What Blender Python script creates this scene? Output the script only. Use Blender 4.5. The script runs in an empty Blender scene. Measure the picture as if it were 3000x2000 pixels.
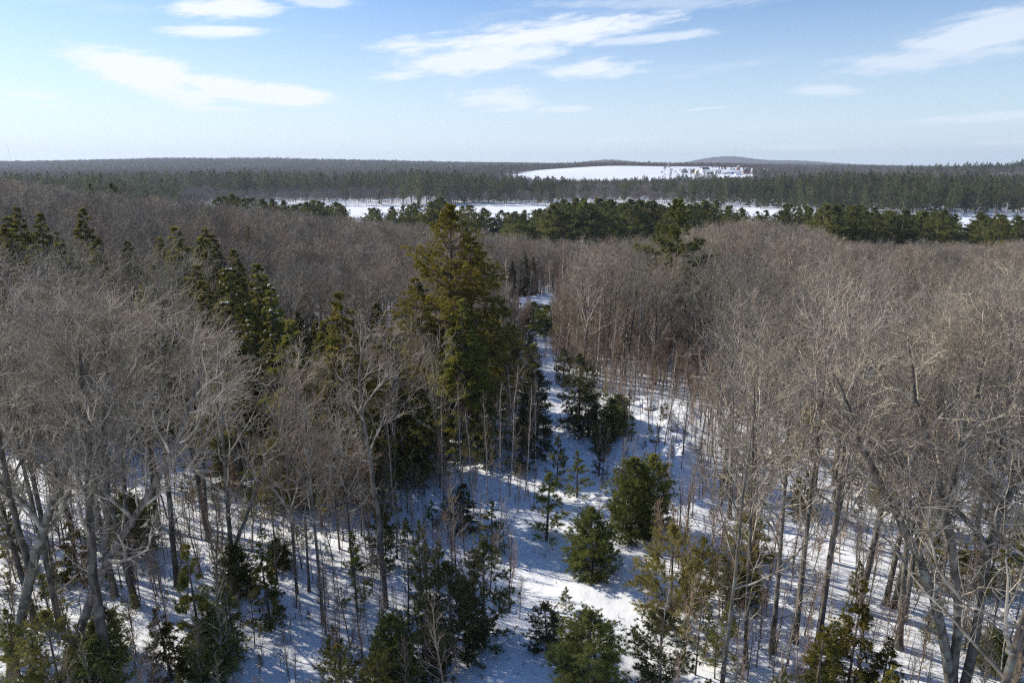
import bpy, math, random
import numpy as np

# ------------------------------------------------------------------ camera, light, exposure
S = bpy.context.scene
COL = S.collection
PITCH = math.radians(14.36)
CAMZ = 24.0
F = 1568.0                                   # focal length in units of a 2352 px wide picture
cd = bpy.data.cameras.new('camera')
cam = bpy.data.objects.new('camera', cd); COL.objects.link(cam)
cam.location = (0, 0, CAMZ)
cam.rotation_euler = (math.pi / 2 - PITCH, 0, 0)
cd.sensor_width = 36.0; cd.lens = 24.0
cd.clip_start = 0.5; cd.clip_end = 30000
S.camera = cam

SUN_AZ = math.radians(-65)                   # to the left of the view, a little ahead
SUN_EL = math.radians(33)
sd = bpy.data.lights.new('sun', 'SUN'); sd.energy = 5.0; sd.angle = math.radians(0.53)
sd.color = (1.0, 0.915, 0.78)
sun = bpy.data.objects.new('sun', sd); COL.objects.link(sun)
from mathutils import Vector
sv = Vector((math.sin(SUN_AZ) * math.cos(SUN_EL), math.cos(SUN_AZ) * math.cos(SUN_EL), math.sin(SUN_EL)))
sun.rotation_euler = sv.to_track_quat('Z', 'Y').to_euler()
sun.location = (-60, 20, 60)
S.view_settings.view_transform = 'Standard'; S.view_settings.look = 'None'
S.view_settings.gamma = 1.0; S.view_settings.use_curve_mapping = False
S.view_settings.exposure = 0.42
S.cycles.use_denoising = False; S.cycles.pixel_filter_type = 'BLACKMAN_HARRIS'; S.cycles.filter_width = 1.25
S.cycles.max_bounces = 4; S.cycles.diffuse_bounces = 3; S.cycles.glossy_bounces = 1
S.cycles.transmission_bounces = 1; S.cycles.volume_bounces = 0; S.cycles.transparent_max_bounces = 4
S.cycles.caustics_reflective = False; S.cycles.caustics_refractive = False

W = bpy.data.worlds.new('World'); S.world = W; W.use_nodes = True


def nn(nt, typ, **kw):
    n = nt.nodes.new(typ)
    for k, v in kw.items():
        setattr(n, k, v)
    return n


def mth(nt, op, a, b=None, c=None, clamp=False):
    n = nt.nodes.new('ShaderNodeMath'); n.operation = op; n.use_clamp = clamp
    for i, v in enumerate((a, b, c)):
        if v is None:
            continue
        if isinstance(v, (int, float)):
            n.inputs[i].default_value = v
        else:
            nt.links.new(v, n.inputs[i])
    return n.outputs[0]


def maprange(nt, v, a, b, c=0.0, d=1.0, smooth=True):
    n = nt.nodes.new('ShaderNodeMapRange')
    n.interpolation_type = 'SMOOTHSTEP' if smooth else 'LINEAR'
    nt.links.new(v, n.inputs[0])
    for i, q in enumerate((a, b, c, d)):
        n.inputs[i + 1].default_value = q
    return n.outputs[0]


def build_world():
    nt = W.node_tree; nt.nodes.clear()
    out = nn(nt, 'ShaderNodeOutputWorld'); bg = nn(nt, 'ShaderNodeBackground')
    sky = nn(nt, 'ShaderNodeTexSky', sky_type='NISHITA')
    sky.sun_disc = False; sky.sun_elevation = SUN_EL; sky.sun_rotation = SUN_AZ
    sky.altitude = 60; sky.air_density = 1.0; sky.dust_density = 0.55; sky.ozone_density = 2.2
    hs = nn(nt, 'ShaderNodeHueSaturation')
    hs.inputs['Saturation'].default_value = 1.1; hs.inputs['Value'].default_value = 1.0
    nt.links.new(sky.outputs[0], hs.inputs['Color'])
    tc = nn(nt, 'ShaderNodeTexCoord'); sp = nn(nt, 'ShaderNodeSeparateXYZ')
    nt.links.new(tc.outputs['Generated'], sp.inputs[0])
    x, y, z = sp.outputs
    az = mth(nt, 'MULTIPLY', mth(nt, 'ARCTAN2', x, y), 180 / math.pi)
    el = mth(nt, 'MULTIPLY', mth(nt, 'ARCSINE', z), 180 / math.pi)
    # cloud fabric: noise on azimuth / elevation, stretched sideways
    def noise(sx, sy, scale, det, rough, seed, tilt=0.10):
        cx = mth(nt, 'MULTIPLY', az, sx)
        cy = mth(nt, 'MULTIPLY', mth(nt, 'SUBTRACT', el, mth(nt, 'MULTIPLY', az, tilt)), sy)
        cb = nn(nt, 'ShaderNodeCombineXYZ'); nt.links.new(cx, cb.inputs[0]); nt.links.new(cy, cb.inputs[1])
        cb.inputs[2].default_value = seed
        no = nn(nt, 'ShaderNodeTexNoise'); no.inputs['Scale'].default_value = scale
        no.inputs['Detail'].default_value = det; no.inputs['Roughness'].default_value = rough
        nt.links.new(cb.outputs[0], no.inputs['Vector'])
        return no.outputs['Fac']
    n1 = noise(0.10, 0.55, 1.0, 9, 0.58, 3.1)
    n2 = noise(0.35, 1.6, 1.0, 7, 0.6, 9.4)
    edge = mth(nt, 'ADD', mth(nt, 'MULTIPLY', mth(nt, 'SUBTRACT', n1, 0.5), 1.9), mth(nt, 'MULTIPLY', mth(nt, 'SUBTRACT', n2, 0.5), 1.9))
    # (px, py, half width, half height, tilt, strength) in the 2352 wide picture
    clouds = [(505, 22, 130, 30, -.05, 1.0), (500, 72, 115, 14, -.06, .9), (740, 2, 95, 16, .05, .6),
              (335, 172, 175, 46, .20, 1.7), (500, 198, 160, 28, .12, 1.6), (650, 218, 150, 27, .02, 1.7), (490, 250, 70, 7, 0, .7),
              (60, 216, 90, 8, .05, .6), (95, 244, 50, 5, 0, .5),
              (1230, 80, 340, 36, -.10, .95), (1090, 140, 230, 34, -.13, .85), (1480, 90, 160, 12, -.05, .6),
              (1350, 160, 150, 26, .0, .8), (1170, 232, 130, 32, .06, .65), (1290, 250, 110, 10, .02, .5),
              (2270, 70, 240, 44, -.12, .62), (2110, 135, 230, 30, -.10, .5), (1890, 208, 100, 16, .03, .45),
              (1620, 250, 80, 4, -.08, .5), (750, 315, 90, 5, -.06, .5), (350, 301, 50, 4, 0, .4),
              (2240, 272, 190, 12, -.03, .4), (1440, 322, 80, 5, 0, .3), (1830, 338, 170, 9, .0, .35),
              (1500, 8, 300, 18, .02, .35), (2290, 328, 70, 5, 0, .3)]
    tot = None
    for (px, py, w, h, t, s) in clouds:
        u = (px - 1176) / F; v = (784 - py) / F
        d = Vector((u, math.cos(PITCH) + v * math.sin(PITCH), -math.sin(PITCH) + v * math.cos(PITCH))).normalized()
        a0 = math.degrees(math.atan2(d.x, d.y)); e0 = math.degrees(math.asin(d.z))
        wd = math.degrees(w / F) / math.sqrt(1 + u * u) * 1.0; hd = math.degrees(h / F) * 1.0
        dx = mth(nt, 'SUBTRACT', az, a0); dy = mth(nt, 'SUBTRACT', el, e0)
        dy = mth(nt, 'ADD', dy, mth(nt, 'MULTIPLY', dx, t))
        q = mth(nt, 'ADD', mth(nt, 'POWER', mth(nt, 'DIVIDE', mth(nt, 'ABSOLUTE', dx), wd), 2.0), mth(nt, 'POWER', mth(nt, 'DIVIDE', mth(nt, 'ABSOLUTE', dy), hd), 2.0))
        m = mth(nt, 'SUBTRACT', 1.05, mth(nt, 'SQRT', q))
        m = mth(nt, 'MULTIPLY', maprange(nt, mth(nt, 'ADD', m, mth(nt, 'MULTIPLY', edge, .55 if s > 1 else .85)), 0.0, 0.8), s)
        tot = m if tot is None else mth(nt, 'MAXIMUM', tot, m)
    # thin streaks everywhere else so the sky carries on beyond the frame
    n3 = noise(0.06, 0.42, 1.0, 8, 0.6, 21.0)
    wisps = mth(nt, 'MULTIPLY', maprange(nt, n3, 0.55, 0.80), 0.35)
    tot = mth(nt, 'MAXIMUM', tot, wisps)
    tot = mth(nt, 'MULTIPLY', tot, maprange(nt, el, -0.5, 1.5))
    # pale winter air low over the horizon, whiter towards the sun
    hz = nn(nt, 'ShaderNodeMix', data_type='RGBA')
    toward = mth(nt, 'COSINE', mth(nt, 'MULTIPLY', mth(nt, 'SUBTRACT', az, math.degrees(SUN_AZ)), math.pi / 180))
    hc = nn(nt, 'ShaderNodeMix', data_type='RGBA')
    nt.links.new(maprange(nt, toward, -0.6, 1.0), hc.inputs['Factor'])
    hc.inputs['A'].default_value = (5.95, 7.1, 8.0, 1); hc.inputs['B'].default_value = (6.8, 7.6, 8.4, 1)
    nt.links.new(mth(nt, 'POWER', maprange(nt, el, 16, -1, 0, 1, False), 1.4), hz.inputs['Factor'])
    bl = nn(nt, 'ShaderNodeMix', data_type='RGBA', blend_type='MULTIPLY'); bl.inputs['Factor'].default_value = 1.0
    nt.links.new(hs.outputs[0], bl.inputs['A']); bl.inputs['B'].default_value = (.70, .88, 1.11, 1)
    nt.links.new(bl.outputs['Result'], hz.inputs['A']); nt.links.new(hc.outputs['Result'], hz.inputs['B'])
    mix = nn(nt, 'ShaderNodeMix', data_type='RGBA')
    nt.links.new(mth(nt, 'MINIMUM', tot, 0.94), mix.inputs['Factor'])
    nt.links.new(hz.outputs['Result'], mix.inputs['A'])
    mix.inputs['B'].default_value = (7.3, 7.7, 8.3, 1)
    nt.links.new(mix.outputs['Result'], bg.inputs['Color'])
    bg.inputs['Strength'].default_value = 0.10
    nt.links.new(bg.outputs[0], out.inputs[0])


build_world()

# ------------------------------------------------------------------ helpers
R = np.random.RandomState(11)
rnd = random.Random(5)


def ray(px, py):
    u = (px - 1176) / F; v = (784 - py) / F
    return np.array([u, math.cos(PITCH) + v * math.sin(PITCH), -math.sin(PITCH) + v * math.cos(PITCH)])


def gpt(px, py, z=0.0):
    """ground point seen at a picture position, for near level ground"""
    d = ray(px, py); t = (z - CAMZ) / d[2]
    return np.array([d[0] * t, d[1] * t])


def pt(px, py, Y):
    d = ray(px, py); t = Y / d[1]
    return np.array([d[0] * t, Y, CAMZ + d[2] * t])


def sst(a, b, x):
    t = np.clip((x - a) / (b - a), 0, 1)
    return t * t * (3 - 2 * t)


def vnoise(x, y, seed=0):
    xi = np.floor(x).astype(np.int64); yi = np.floor(y).astype(np.int64)
    xf = x - xi; yf = y - yi
    def h(a, b):
        n = (a * 374761393 + b * 668265263 + seed * 144665) & 0x7fffffff
        n = ((n ^ (n >> 13)) * 1274126177) & 0x7fffffff
        return ((n ^ (n >> 16)) & 0xffff) / 65535.0
    u = xf * xf * (3 - 2 * xf); v = yf * yf * (3 - 2 * yf)
    return (h(xi, yi) * (1 - u) + h(xi + 1, yi) * u) * (1 - v) + (h(xi, yi + 1) * (1 - u) + h(xi + 1, yi + 1) * u) * v


def fbm(x, y, o=4, seed=0):
    s = 0; a = .5
    for i in range(o):
        s = s + a * vnoise(x * 2 ** i, y * 2 ** i, seed + i); a *= .5
    return s


# terrain: heights over (distance, picture column)
TC = [-500, 0, 300, 600, 900, 1180, 1400, 1640, 1900, 2150, 2352, 2900]
TD = {0: [0] * 12, 90: [0, 0, 0, 0, 0, 0, 0, -.3, -1, -1.5, -2, -2],
      120: [1, 1, .5, 0, -.5, -.5, -.8, -1.5, -2.8, -3.6, -3.8, -4],
      160: [3, 2, 1, -1, -2, -3.5, -3.5, -4, -5, -7, -7.4, -7.4],
      200: [4, 3, 1, -2.5, -5, -6, -6, -6.5, -8, -10, -10, -10],
      230: [5, 4, .5, -4, -6.5, -8, -8, -8.4, -9.5, -11, -11, -11],
      300: [7, 6, 0, -8, -10, -11, -11, -11.5, -12, -13, -13, -13],
      335: [7, 5, -4, -12, -12.5, -13, -13, -13, -13.2, -13.3, -13.3, -13.3],
      360: [5, 2, -8, -15.5, -15.5, -15.5, -15.5, -15.5, -15.5, -15.5, -15.5, -15.5],
      520: [-6, -8, -12, -15.5, -15.5, -15.5, -15.5, -15.5, -15.5, -15.5, -15, -15],
      555: [-6, -8, -12, -15.5, -15.5, -15.5, -15.5, -15, -14.2, -12.5, -12, -12],
      660: [-8, -9, -12, -14.2, -15.5, -15.5, -15.5, -14, -12, -12, -12, -12],
      700: [-8, -9, -11, -12.5, -12.5, -12.8, -12.8, -12, -11, -12, -12, -12],
      900: [-5, -6, -6, -9, -11, -12, -12, -11, -7, -8, -8, -5],
      1220: [-4, -4, -4, -7, -12, -14, -14, -11, -3, 4, 10, 12],
      1350: [0, 0, -1, -5, -10, -6, -6, -8, -1, 8, 16, 18],
      1500: [2, 2, 0, -4, -6, 7, 3, 1, 0, 9, 15, 18],
      1700: [6, 6, 4, 0, 0, 12, 15, 11, 3, 6, 10, 12],
      1900: [8, 8, 8, 5, 5, 12, 25, 23, 8, 4, 6, 10],
      2500: [15, 14, 18, 18, 16, 10, 14, 12, 8, 2, 2, 8],
      3200: [28, 24, 30, 37, 32, 21, 12, 8, 6, 2, 2, 6],
      4500: [22, 20, 20, 20, 20, 18, 14, 8, 4, 0, 0, 0],
      9000: [10] * 12}
_D = np.array(sorted(TD)); _T = np.array([TD[d] for d in _D], float); _C = np.array(TC, float)
LAKE_Z = -14.0


def height(x, y, detail=True):
    x = np.asarray(x, float); y = np.asarray(y, float)
    d = np.hypot(x, y) + 1e-6
    yy = np.maximum(y, 0.35 * d)
    c = np.clip(1176 + F * x / yy, -500, 2900)
    # picture column of a ground distance row uses plain distance along the view
    dd = np.clip(np.maximum(y, 0.6 * d), 0, 8999)
    i = np.clip(np.searchsorted(_D, dd, side='right') - 1, 0, len(_D) - 2)
    t = (dd - _D[i]) / (_D[i + 1] - _D[i]); t = t * t * (3 - 2 * t) * .5 + t * .5
    j = np.clip(np.searchsorted(_C, c, side='right') - 1, 0, len(_C) - 2)
    s = (c - _C[j]) / (_C[j + 1] - _C[j]); s = s * s * (3 - 2 * s) * .6 + s * .4
    z = (_T[i, j] * (1 - s) + _T[i, j + 1] * s) * (1 - t) + (_T[i + 1, j] * (1 - s) + _T[i + 1, j + 1] * s) * t
    def bump(px, D, h, wx, wy):
        bx = (px - 1176) / F * D
        return h * np.exp(-((x - bx) / wx) ** 2 - ((y - D) / wy) ** 2)
    z = z + bump(1640, 7000, 84, 330, 700) + bump(1790, 7000, 52, 520, 700) + bump(1395, 5200, 38, 260, 500)
    z = z + bump(430, 3300, 8, 250, 300) + bump(650, 3300, 6, 250, 300)
    far = sst(1000, 2500, d)
    z = z + far * (fbm(x / 420, y / 420, 3, 7) - .45) * 14
    if detail:
        near = 1 - sst(90, 260, d)
        z = z + (fbm(x / 9, y / 9, 3, 21) - .45) * 0.9 * (near * .8 + .2) * (1 - sst(250, 420, d) * .9)
        z = z + near * ((fbm(x / 1.3, y / 1.3, 3, 31) - .45) * 0.26 + (fbm(x / 3.5, y / 3.5, 2, 33) - .45) * .25)
        # snow over a heap of boulders beside the clearing
        for (bx, by, h, r) in MOUNDS:
            q = ((x - bx) ** 2 + (y - by) ** 2) / (r * r)
            z = z + h * np.exp(-q * q)
    return z


_mr = np.random.RandomState(3)
MOUNDS = []
for _ in range(70):
    g = gpt(_mr.uniform(1395, 1590), _mr.uniform(912, 1060))
    MOUNDS.append((g[0], g[1], _mr.uniform(.10, .42), _mr.uniform(.4, 1.1)))
g = gpt(1480, 960); MOUNDS.append((g[0], g[1], .45, 5.5))


def tag(o, label=None, cat=None, group=None, kind=None):
    if label: o['label'] = label
    if cat: o['category'] = cat
    if group: o['group'] = group
    if kind: o['kind'] = kind
    return o


def mesh_np(name, v, f, mat=None, smooth=False):
    v = np.asarray(v, np.float32); f = np.asarray(f, np.int32)
    me = bpy.data.meshes.new(name)
    k = f.shape[1]
    me.vertices.add(len(v)); me.vertices.foreach_set('co', v.ravel())
    me.loops.add(f.size); me.loops.foreach_set('vertex_index', f.ravel())
    me.polygons.add(len(f))
    me.polygons.foreach_set('loop_start', np.arange(0, f.size, k, dtype=np.int32))
    me.polygons.foreach_set('loop_total', np.full(len(f), k, np.int32))
    if smooth:
        me.polygons.foreach_set('use_smooth', np.ones(len(f), bool))
    me.update(calc_edges=True)
    if mat: me.materials.append(mat)
    return me


def link(name, data, parent=None):
    o = bpy.data.objects.new(name, data); COL.objects.link(o)
    if parent: o.parent = parent
    return o


# ------------------------------------------------------------------ materials
def principled(name, rough=.85, spec=.2):
    m = bpy.data.materials.new(name); m.use_nodes = True
    b = m.node_tree.nodes['Principled BSDF']
    b.inputs['Roughness'].default_value = rough
    b.inputs['Specular IOR Level'].default_value = spec
    return m, m.node_tree, b


def mat_noise(name, c1, c2, scale=3., rough=.85, det=4, lo=.35, hi=.65, spec=.2, rand=0.0, bump=0.0, coord='Object', stretch=(1, 1, 1), c3=None, s3=.5):
    m, nt, b = principled(name, rough, spec)
    tc = nn(nt, 'ShaderNodeTexCoord'); mp = nn(nt, 'ShaderNodeMapping'); mp.inputs['Scale'].default_value = stretch
    nt.links.new(tc.outputs[coord], mp.inputs[0])
    no = nn(nt, 'ShaderNodeTexNoise'); no.inputs['Scale'].default_value = scale; no.inputs['Detail'].default_value = det
    nt.links.new(mp.outputs[0], no.inputs['Vector'])
    mx = nn(nt, 'ShaderNodeMix', data_type='RGBA')
    nt.links.new(maprange(nt, no.outputs['Fac'], lo, hi), mx.inputs['Factor'])
    mx.inputs['A'].default_value = (*c1, 1); mx.inputs['B'].default_value = (*c2, 1)
    col = mx.outputs['Result']
    if c3:
        n2 = nn(nt, 'ShaderNodeTexNoise'); n2.inputs['Scale'].default_value = s3; n2.inputs['Detail'].default_value = 5
        nt.links.new(tc.outputs[coord], n2.inputs['Vector'])
        m2 = nn(nt, 'ShaderNodeMix', data_type='RGBA')
        nt.links.new(maprange(nt, n2.outputs['Fac'], .52, .68), m2.inputs['Factor'])
        nt.links.new(col, m2.inputs['A']); m2.inputs['B'].default_value = (*c3, 1)
        col = m2.outputs['Result']
    if rand:
        oi = nn(nt, 'ShaderNodeObjectInfo'); hs = nn(nt, 'ShaderNodeHueSaturation')
        nt.links.new(col, hs.inputs['Color'])
        nt.links.new(maprange(nt, oi.outputs['Random'], 0, 1, 1 - rand, 1 + rand, False), hs.inputs['Value'])
        r2 = mth(nt, 'FRACT', mth(nt, 'MULTIPLY', oi.outputs['Random'], 17.3))
        nt.links.new(maprange(nt, r2, 0, 1, .5 - rand * .06, .5 + rand * .06, False), hs.inputs['Hue'])
        col = hs.outputs[0]
    nt.links.new(col, b.inputs['Base Color'])
    if bump:
        bp = nn(nt, 'ShaderNodeBump'); bp.inputs['Strength'].default_value = bump; bp.inputs['Distance'].default_value = .03
        nt.links.new(no.outputs['Fac'], bp.inputs['Height']); nt.links.new(bp.outputs[0], b.inputs['Normal'])
    return m


def mat_leaf(name, c1, c2, rand=.3, scale=.8, trans=.38):
    m = mat_noise(name, c1, c2, scale, .75, 3, .35, .65, .15, rand)
    nt = m.node_tree; b = nt.nodes['Principled BSDF']; out = nt.nodes['Material Output']
    tr = nn(nt, 'ShaderNodeBsdfTranslucent'); mx = nn(nt, 'ShaderNodeMixShader'); mx.inputs[0].default_value = trans
    nt.links.new(b.inputs['Base Color'].links[0].from_socket, tr.inputs[0])
    nt.links.new(b.outputs[0], mx.inputs[1]); nt.links.new(tr.outputs[0], mx.inputs[2]); nt.links.new(mx.outputs[0], out.inputs[0])
    return m


M = {}
M['bark'] = mat_noise('bark', (.048, .042, .035), (.18, .16, .132), 5, .9, 6, .3, .7, .1, .3, .5, stretch=(1, 1, .25), c3=(.20, .205, .175), s3=1.6)
M['twig'] = mat_noise('twig_bark', (.17, .142, .108), (.40, .335, .255), .9, .8, 3, .35, .65, .25, .3)
M['twig_grey'] = mat_noise('grey_twig_bark', (.13, .12, .105), (.30, .275, .235), .9, .8, 3, .35, .65, .25, .3)
M['twig_tan'] = mat_noise('tan_twig_bark', (.18, .145, .10), (.40, .33, .235), .9, .8, 3, .35, .65, .25, .3)
M['limb'] = mat_noise('limb_bark', (.15, .13, .10), (.50, .44, .35), 1.6, .85, 5, .35, .65, .2, .3, .3)
M['twig_red'] = mat_noise('red_twig_bark', (.19, .135, .10), (.35, .27, .20), .9, .8, 3, .35, .65, .25, .25)
M['birch'] = mat_noise('birch_bark', (.62, .57, .5), (.38, .27, .2), 4, .7, 4, .45, .7, .2, .15, stretch=(1, 1, .6))
M['pinebark'] = mat_noise('pine_bark', (.09, .07, .055), (.2, .16, .13), 5, .9, 5, .35, .65, .1, .2, stretch=(1, 1, .3))
M['pine'] = mat_leaf('pine_needles', (0.12, 0.135, 0.04), (0.235, 0.24, 0.07), .30)
M['farpine'] = mat_leaf('far_pine_needles', (.075, .095, .042), (.175, .185, .07), .38, .12)
M['pine_gold'] = mat_leaf('golden_pine_needles', (0.175, 0.152, 0.022), (0.31, 0.25, 0.036), .12)
M['young'] = mat_leaf('young_pine_needles', (0.155, 0.18, 0.048), (0.28, 0.285, 0.08), .28)
M['young_yellow'] = mat_leaf('yellowish_needles', (0.2, 0.185, 0.05), (0.32, 0.28, 0.08), .15)
M['hemlock'] = mat_leaf('hemlock_needles', (0.14, 0.142, 0.032), (0.28, 0.24, 0.05), .35)
M['dark'] = mat_leaf('dark_spruce_needles', (0.085, 0.09, 0.038), (0.155, 0.155, 0.055), .2)
M['drygleaf'] = mat_leaf('dry_beech_leaves', (.35, .17, .07), (.5, .3, .15), .2, 3.)
M['weed'] = mat_noise('dry_weed', (.16, .12, .08), (.3, .24, .17), 4)
M['farwood'] = mat_noise('far_twigs', (.13, .108, .098), (.21, .178, .16), .15, .9, 3, .35, .65, .1, .3)


def mat_snow():
    m, nt, b = principled('snow', .55, .3)
    tc = nn(nt, 'ShaderNodeTexCoord')
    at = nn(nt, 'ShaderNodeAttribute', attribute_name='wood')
    no = nn(nt, 'ShaderNodeTexNoise'); no.inputs['Scale'].default_value = 1.1; no.inputs['Detail'].default_value = 7; no.inputs['Roughness'].default_value = .62
    nt.links.new(tc.outputs['Object'], no.inputs['Vector'])
    sp = nn(nt, 'ShaderNodeTexNoise'); sp.inputs['Scale'].default_value = 3.4; sp.inputs['Detail'].default_value = 5; sp.inputs['Roughness'].default_value = .7
    nt.links.new(tc.outputs['Object'], sp.inputs['Vector'])
    mx = nn(nt, 'ShaderNodeMix', data_type='RGBA')
    mx.inputs['A'].default_value = (.80, .83, .87, 1); mx.inputs['B'].default_value = (.30, .25, .19, 1)
    lit = mth(nt, 'MULTIPLY', maprange(nt, sp.outputs['Fac'], .60, .76), .7)   # needles and twigs lying on the snow
    nt.links.new(lit, mx.inputs['Factor'])
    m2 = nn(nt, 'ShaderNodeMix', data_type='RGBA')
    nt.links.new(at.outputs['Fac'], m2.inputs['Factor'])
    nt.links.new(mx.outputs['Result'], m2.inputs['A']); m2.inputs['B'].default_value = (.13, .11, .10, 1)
    nt.links.new(m2.outputs['Result'], b.inputs['Base Color'])
    bp = nn(nt, 'ShaderNodeBump'); bp.inputs['Strength'].default_value = .55; bp.inputs['Distance'].default_value = .12
    nt.links.new(no.outputs['Fac'], bp.inputs['Height']); nt.links.new(bp.outputs[0], b.inputs['Normal'])
    return m


M['snow'] = mat_snow()
M['snowplain'] = mat_noise('packed_snow', (.80, .83, .87), (.74, .77, .82), .5, .6, 5, .4, .6, .2, bump=.3)


# ------------------------------------------------------------------ terrain sheet
def in_field(x, y):
    """snow covered open farm land on the far hill"""
    c = 1176 + F * x / np.maximum(y, 1)
    lo = 1290 + 60 * sst(1330, 1180, c)
    hi = 1900 + 0 * x
    n = (fbm(x / 60, y / 60, 3, 77) - .45) * 70
    a = (c > 1178 + .15 * (y - 1500)) & (c < 1545) & (y > lo + n * .5) & (y < hi + (c - 1400) * .1 + n * .3)
    b = (c >= 1500) & (c < 1715) & (y > 1400 + n) & (y < 1920)
    return a | b


def build_terrain():
    ang_in = np.radians(np.linspace(-46, 46, 440))
    ang_out = np.radians(np.linspace(46, 314, 110)[1:-1])
    A = np.concatenate([ang_in, ang_out])
    r = np.concatenate([[3, 8, 13], 17 * (9500 / 17) ** (np.linspace(0, 1, 560))])
    RR, AA = np.meshgrid(r, A, indexing='ij')
    X = RR * np.sin(AA); Y = RR * np.cos(AA)
    Z = height(X, Y)
    nr, na = X.shape
    V = np.stack([X, Y, Z], -1).reshape(-1, 3)
    V = np.vstack([V, [[0, 0, float(height(0, 0))]]])
    i, j = np.meshgrid(np.arange(nr - 1), np.arange(na), indexing='ij')
    j2 = (j + 1) % na
    Fq = np.stack([i * na + j, i * na + j2, (i + 1) * na + j2, (i + 1) * na + j], -1).reshape(-1, 4)[:, ::-1]
    me = mesh_np('ground', V, Fq, M['snow'], True)
    d = np.hypot(V[:, 0], V[:, 1])
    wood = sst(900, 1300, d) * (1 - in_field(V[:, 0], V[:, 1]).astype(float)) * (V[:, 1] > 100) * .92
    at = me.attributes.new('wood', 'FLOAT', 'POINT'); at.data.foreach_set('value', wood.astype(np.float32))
    o = link('ground', me); tag(o, kind='structure')
    # frozen lake
    bm_v = []; n = 60
    xs = np.linspace(-420, 1200, 40)
    lv = []; lf = []
    for a in range(40):
        for b in range(12):
            lv.append((xs[a], 300 + b * 42, LAKE_Z))
    for a in range(39):
        for b in range(11):
            lf.append((a * 12 + b, (a + 1) * 12 + b, (a + 1) * 12 + b + 1, a * 12 + b + 1))
    lake = link('frozen_lake', mesh_np('frozen_lake', lv, lf, M['snowplain'])); tag(lake, kind='structure')


build_terrain()

# road crossing behind the clearing: a snow covered strip with a low bank
def build_road():
    c = [gpt(1020, 712), gpt(1150, 699), gpt(1215, 687), gpt(1290, 668), gpt(1400, 640), gpt(1560, 612)]
    c = np.array(c)
    t = np.linspace(0, len(c) - 1, 60)
    P = np.stack([np.interp(t, np.arange(len(c)), c[:, k]) for k in (0, 1)], -1)
    T = np.gradient(P, axis=0); T /= np.linalg.norm(T, axis=1)[:, None]
    N = np.stack([-T[:, 1], T[:, 0]], -1)
    offs = np.array([-4.2, -3.4, -2.8, 2.8, 3.4, 4.2]); hh = np.array([-.2, .35, .12, .12, .35, -.2])
    V = []
    for i in range(len(P)):
        zc = float(height(P[i, 0], P[i, 1], False)) + .25
        for o_, h_ in zip(offs, hh):
            q = P[i] + N[i] * o_
            V.append((q[0], q[1], zc + h_ + .05 * math.sin(i * 1.3 + o_)))
    Fc = []
    for i in range(len(P) - 1):
        for k in range(5):
            a = i * 6 + k; Fc.append((a, a + 6, a + 7, a + 1))
    o = link('road', mesh_np('road', V, Fc, M['snowplain'], True)); tag(o, kind='structure')


build_road()


# ------------------------------------------------------------------ branch engine (vectorised)
def nrm(v):
    return v / (np.linalg.norm(v, axis=-1, keepdims=True) + 1e-9)


def grow(pos, dirs, length, r0, r1, n, wander, up, rs):
    """pos, dirs (M,3); length, r0, r1 (M,) -> P (M,n,3), Rad (M,n)"""
    m = len(pos)
    P = np.zeros((m, n, 3)); P[:, 0] = pos
    d = nrm(dirs.copy()); step = (length / (n - 1))[:, None]
    for i in range(1, n):
        d = nrm(d + rs.normal(0, wander, (m, 3)) + np.array([0, 0, up]))
        P[:, i] = P[:, i - 1] + d * step
    t = np.linspace(0, 1, n)[None]
    Rd = r0[:, None] * (1 - t) + r1[:, None] * t
    return P, Rd


def spawn(P, Rd, k, t0, t1, a0, a1, l0, l1, n, wander, up, rr, rtip, rs, taper=.5, rmin=.0, ls=None):
    m, N, _ = P.shape
    t = t0 + (t1 - t0) * (np.arange(k)[None] + rs.rand(m, k)) / k
    idx = np.repeat(np.arange(m), k); t = t.ravel()
    f = t * (N - 1); i = np.clip(f.astype(int), 0, N - 2); fr = (f - i)[:, None]
    A = P[idx, i]; B = P[idx, i + 1]
    pos = A * (1 - fr) + B * fr; T = nrm(B - A)
    rad = Rd[idx, i] * (1 - fr[:, 0]) + Rd[idx, i + 1] * fr[:, 0]
    ph = rs.rand(m)[idx] * 6.28 + np.tile(np.arange(k), m) * 2.4 + rs.normal(0, .4, m * k)
    ref = np.where(np.abs(T[:, 2:3]) > .9, np.array([[1., 0, 0]]), np.array([[0, 0, 1.]]))
    U = nrm(np.cross(T, ref)); Vv = np.cross(T, U)
    perp = U * np.cos(ph)[:, None] + Vv * np.sin(ph)[:, None]
    a = np.radians(rs.uniform(a0, a1, m * k))[:, None]
    d = T * np.cos(a) + perp * np.sin(a)
    L = rs.uniform(l0, l1, m * k) * (1 - taper * (t - t0) / max(t1 - t0, 1e-3))
    if ls is not None: L = L * ls[idx]
    r0 = np.maximum(rad * rr, rmin)
    return grow(pos, d, L, r0, np.full(m * k, rtip), n, wander, up, rs)


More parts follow.
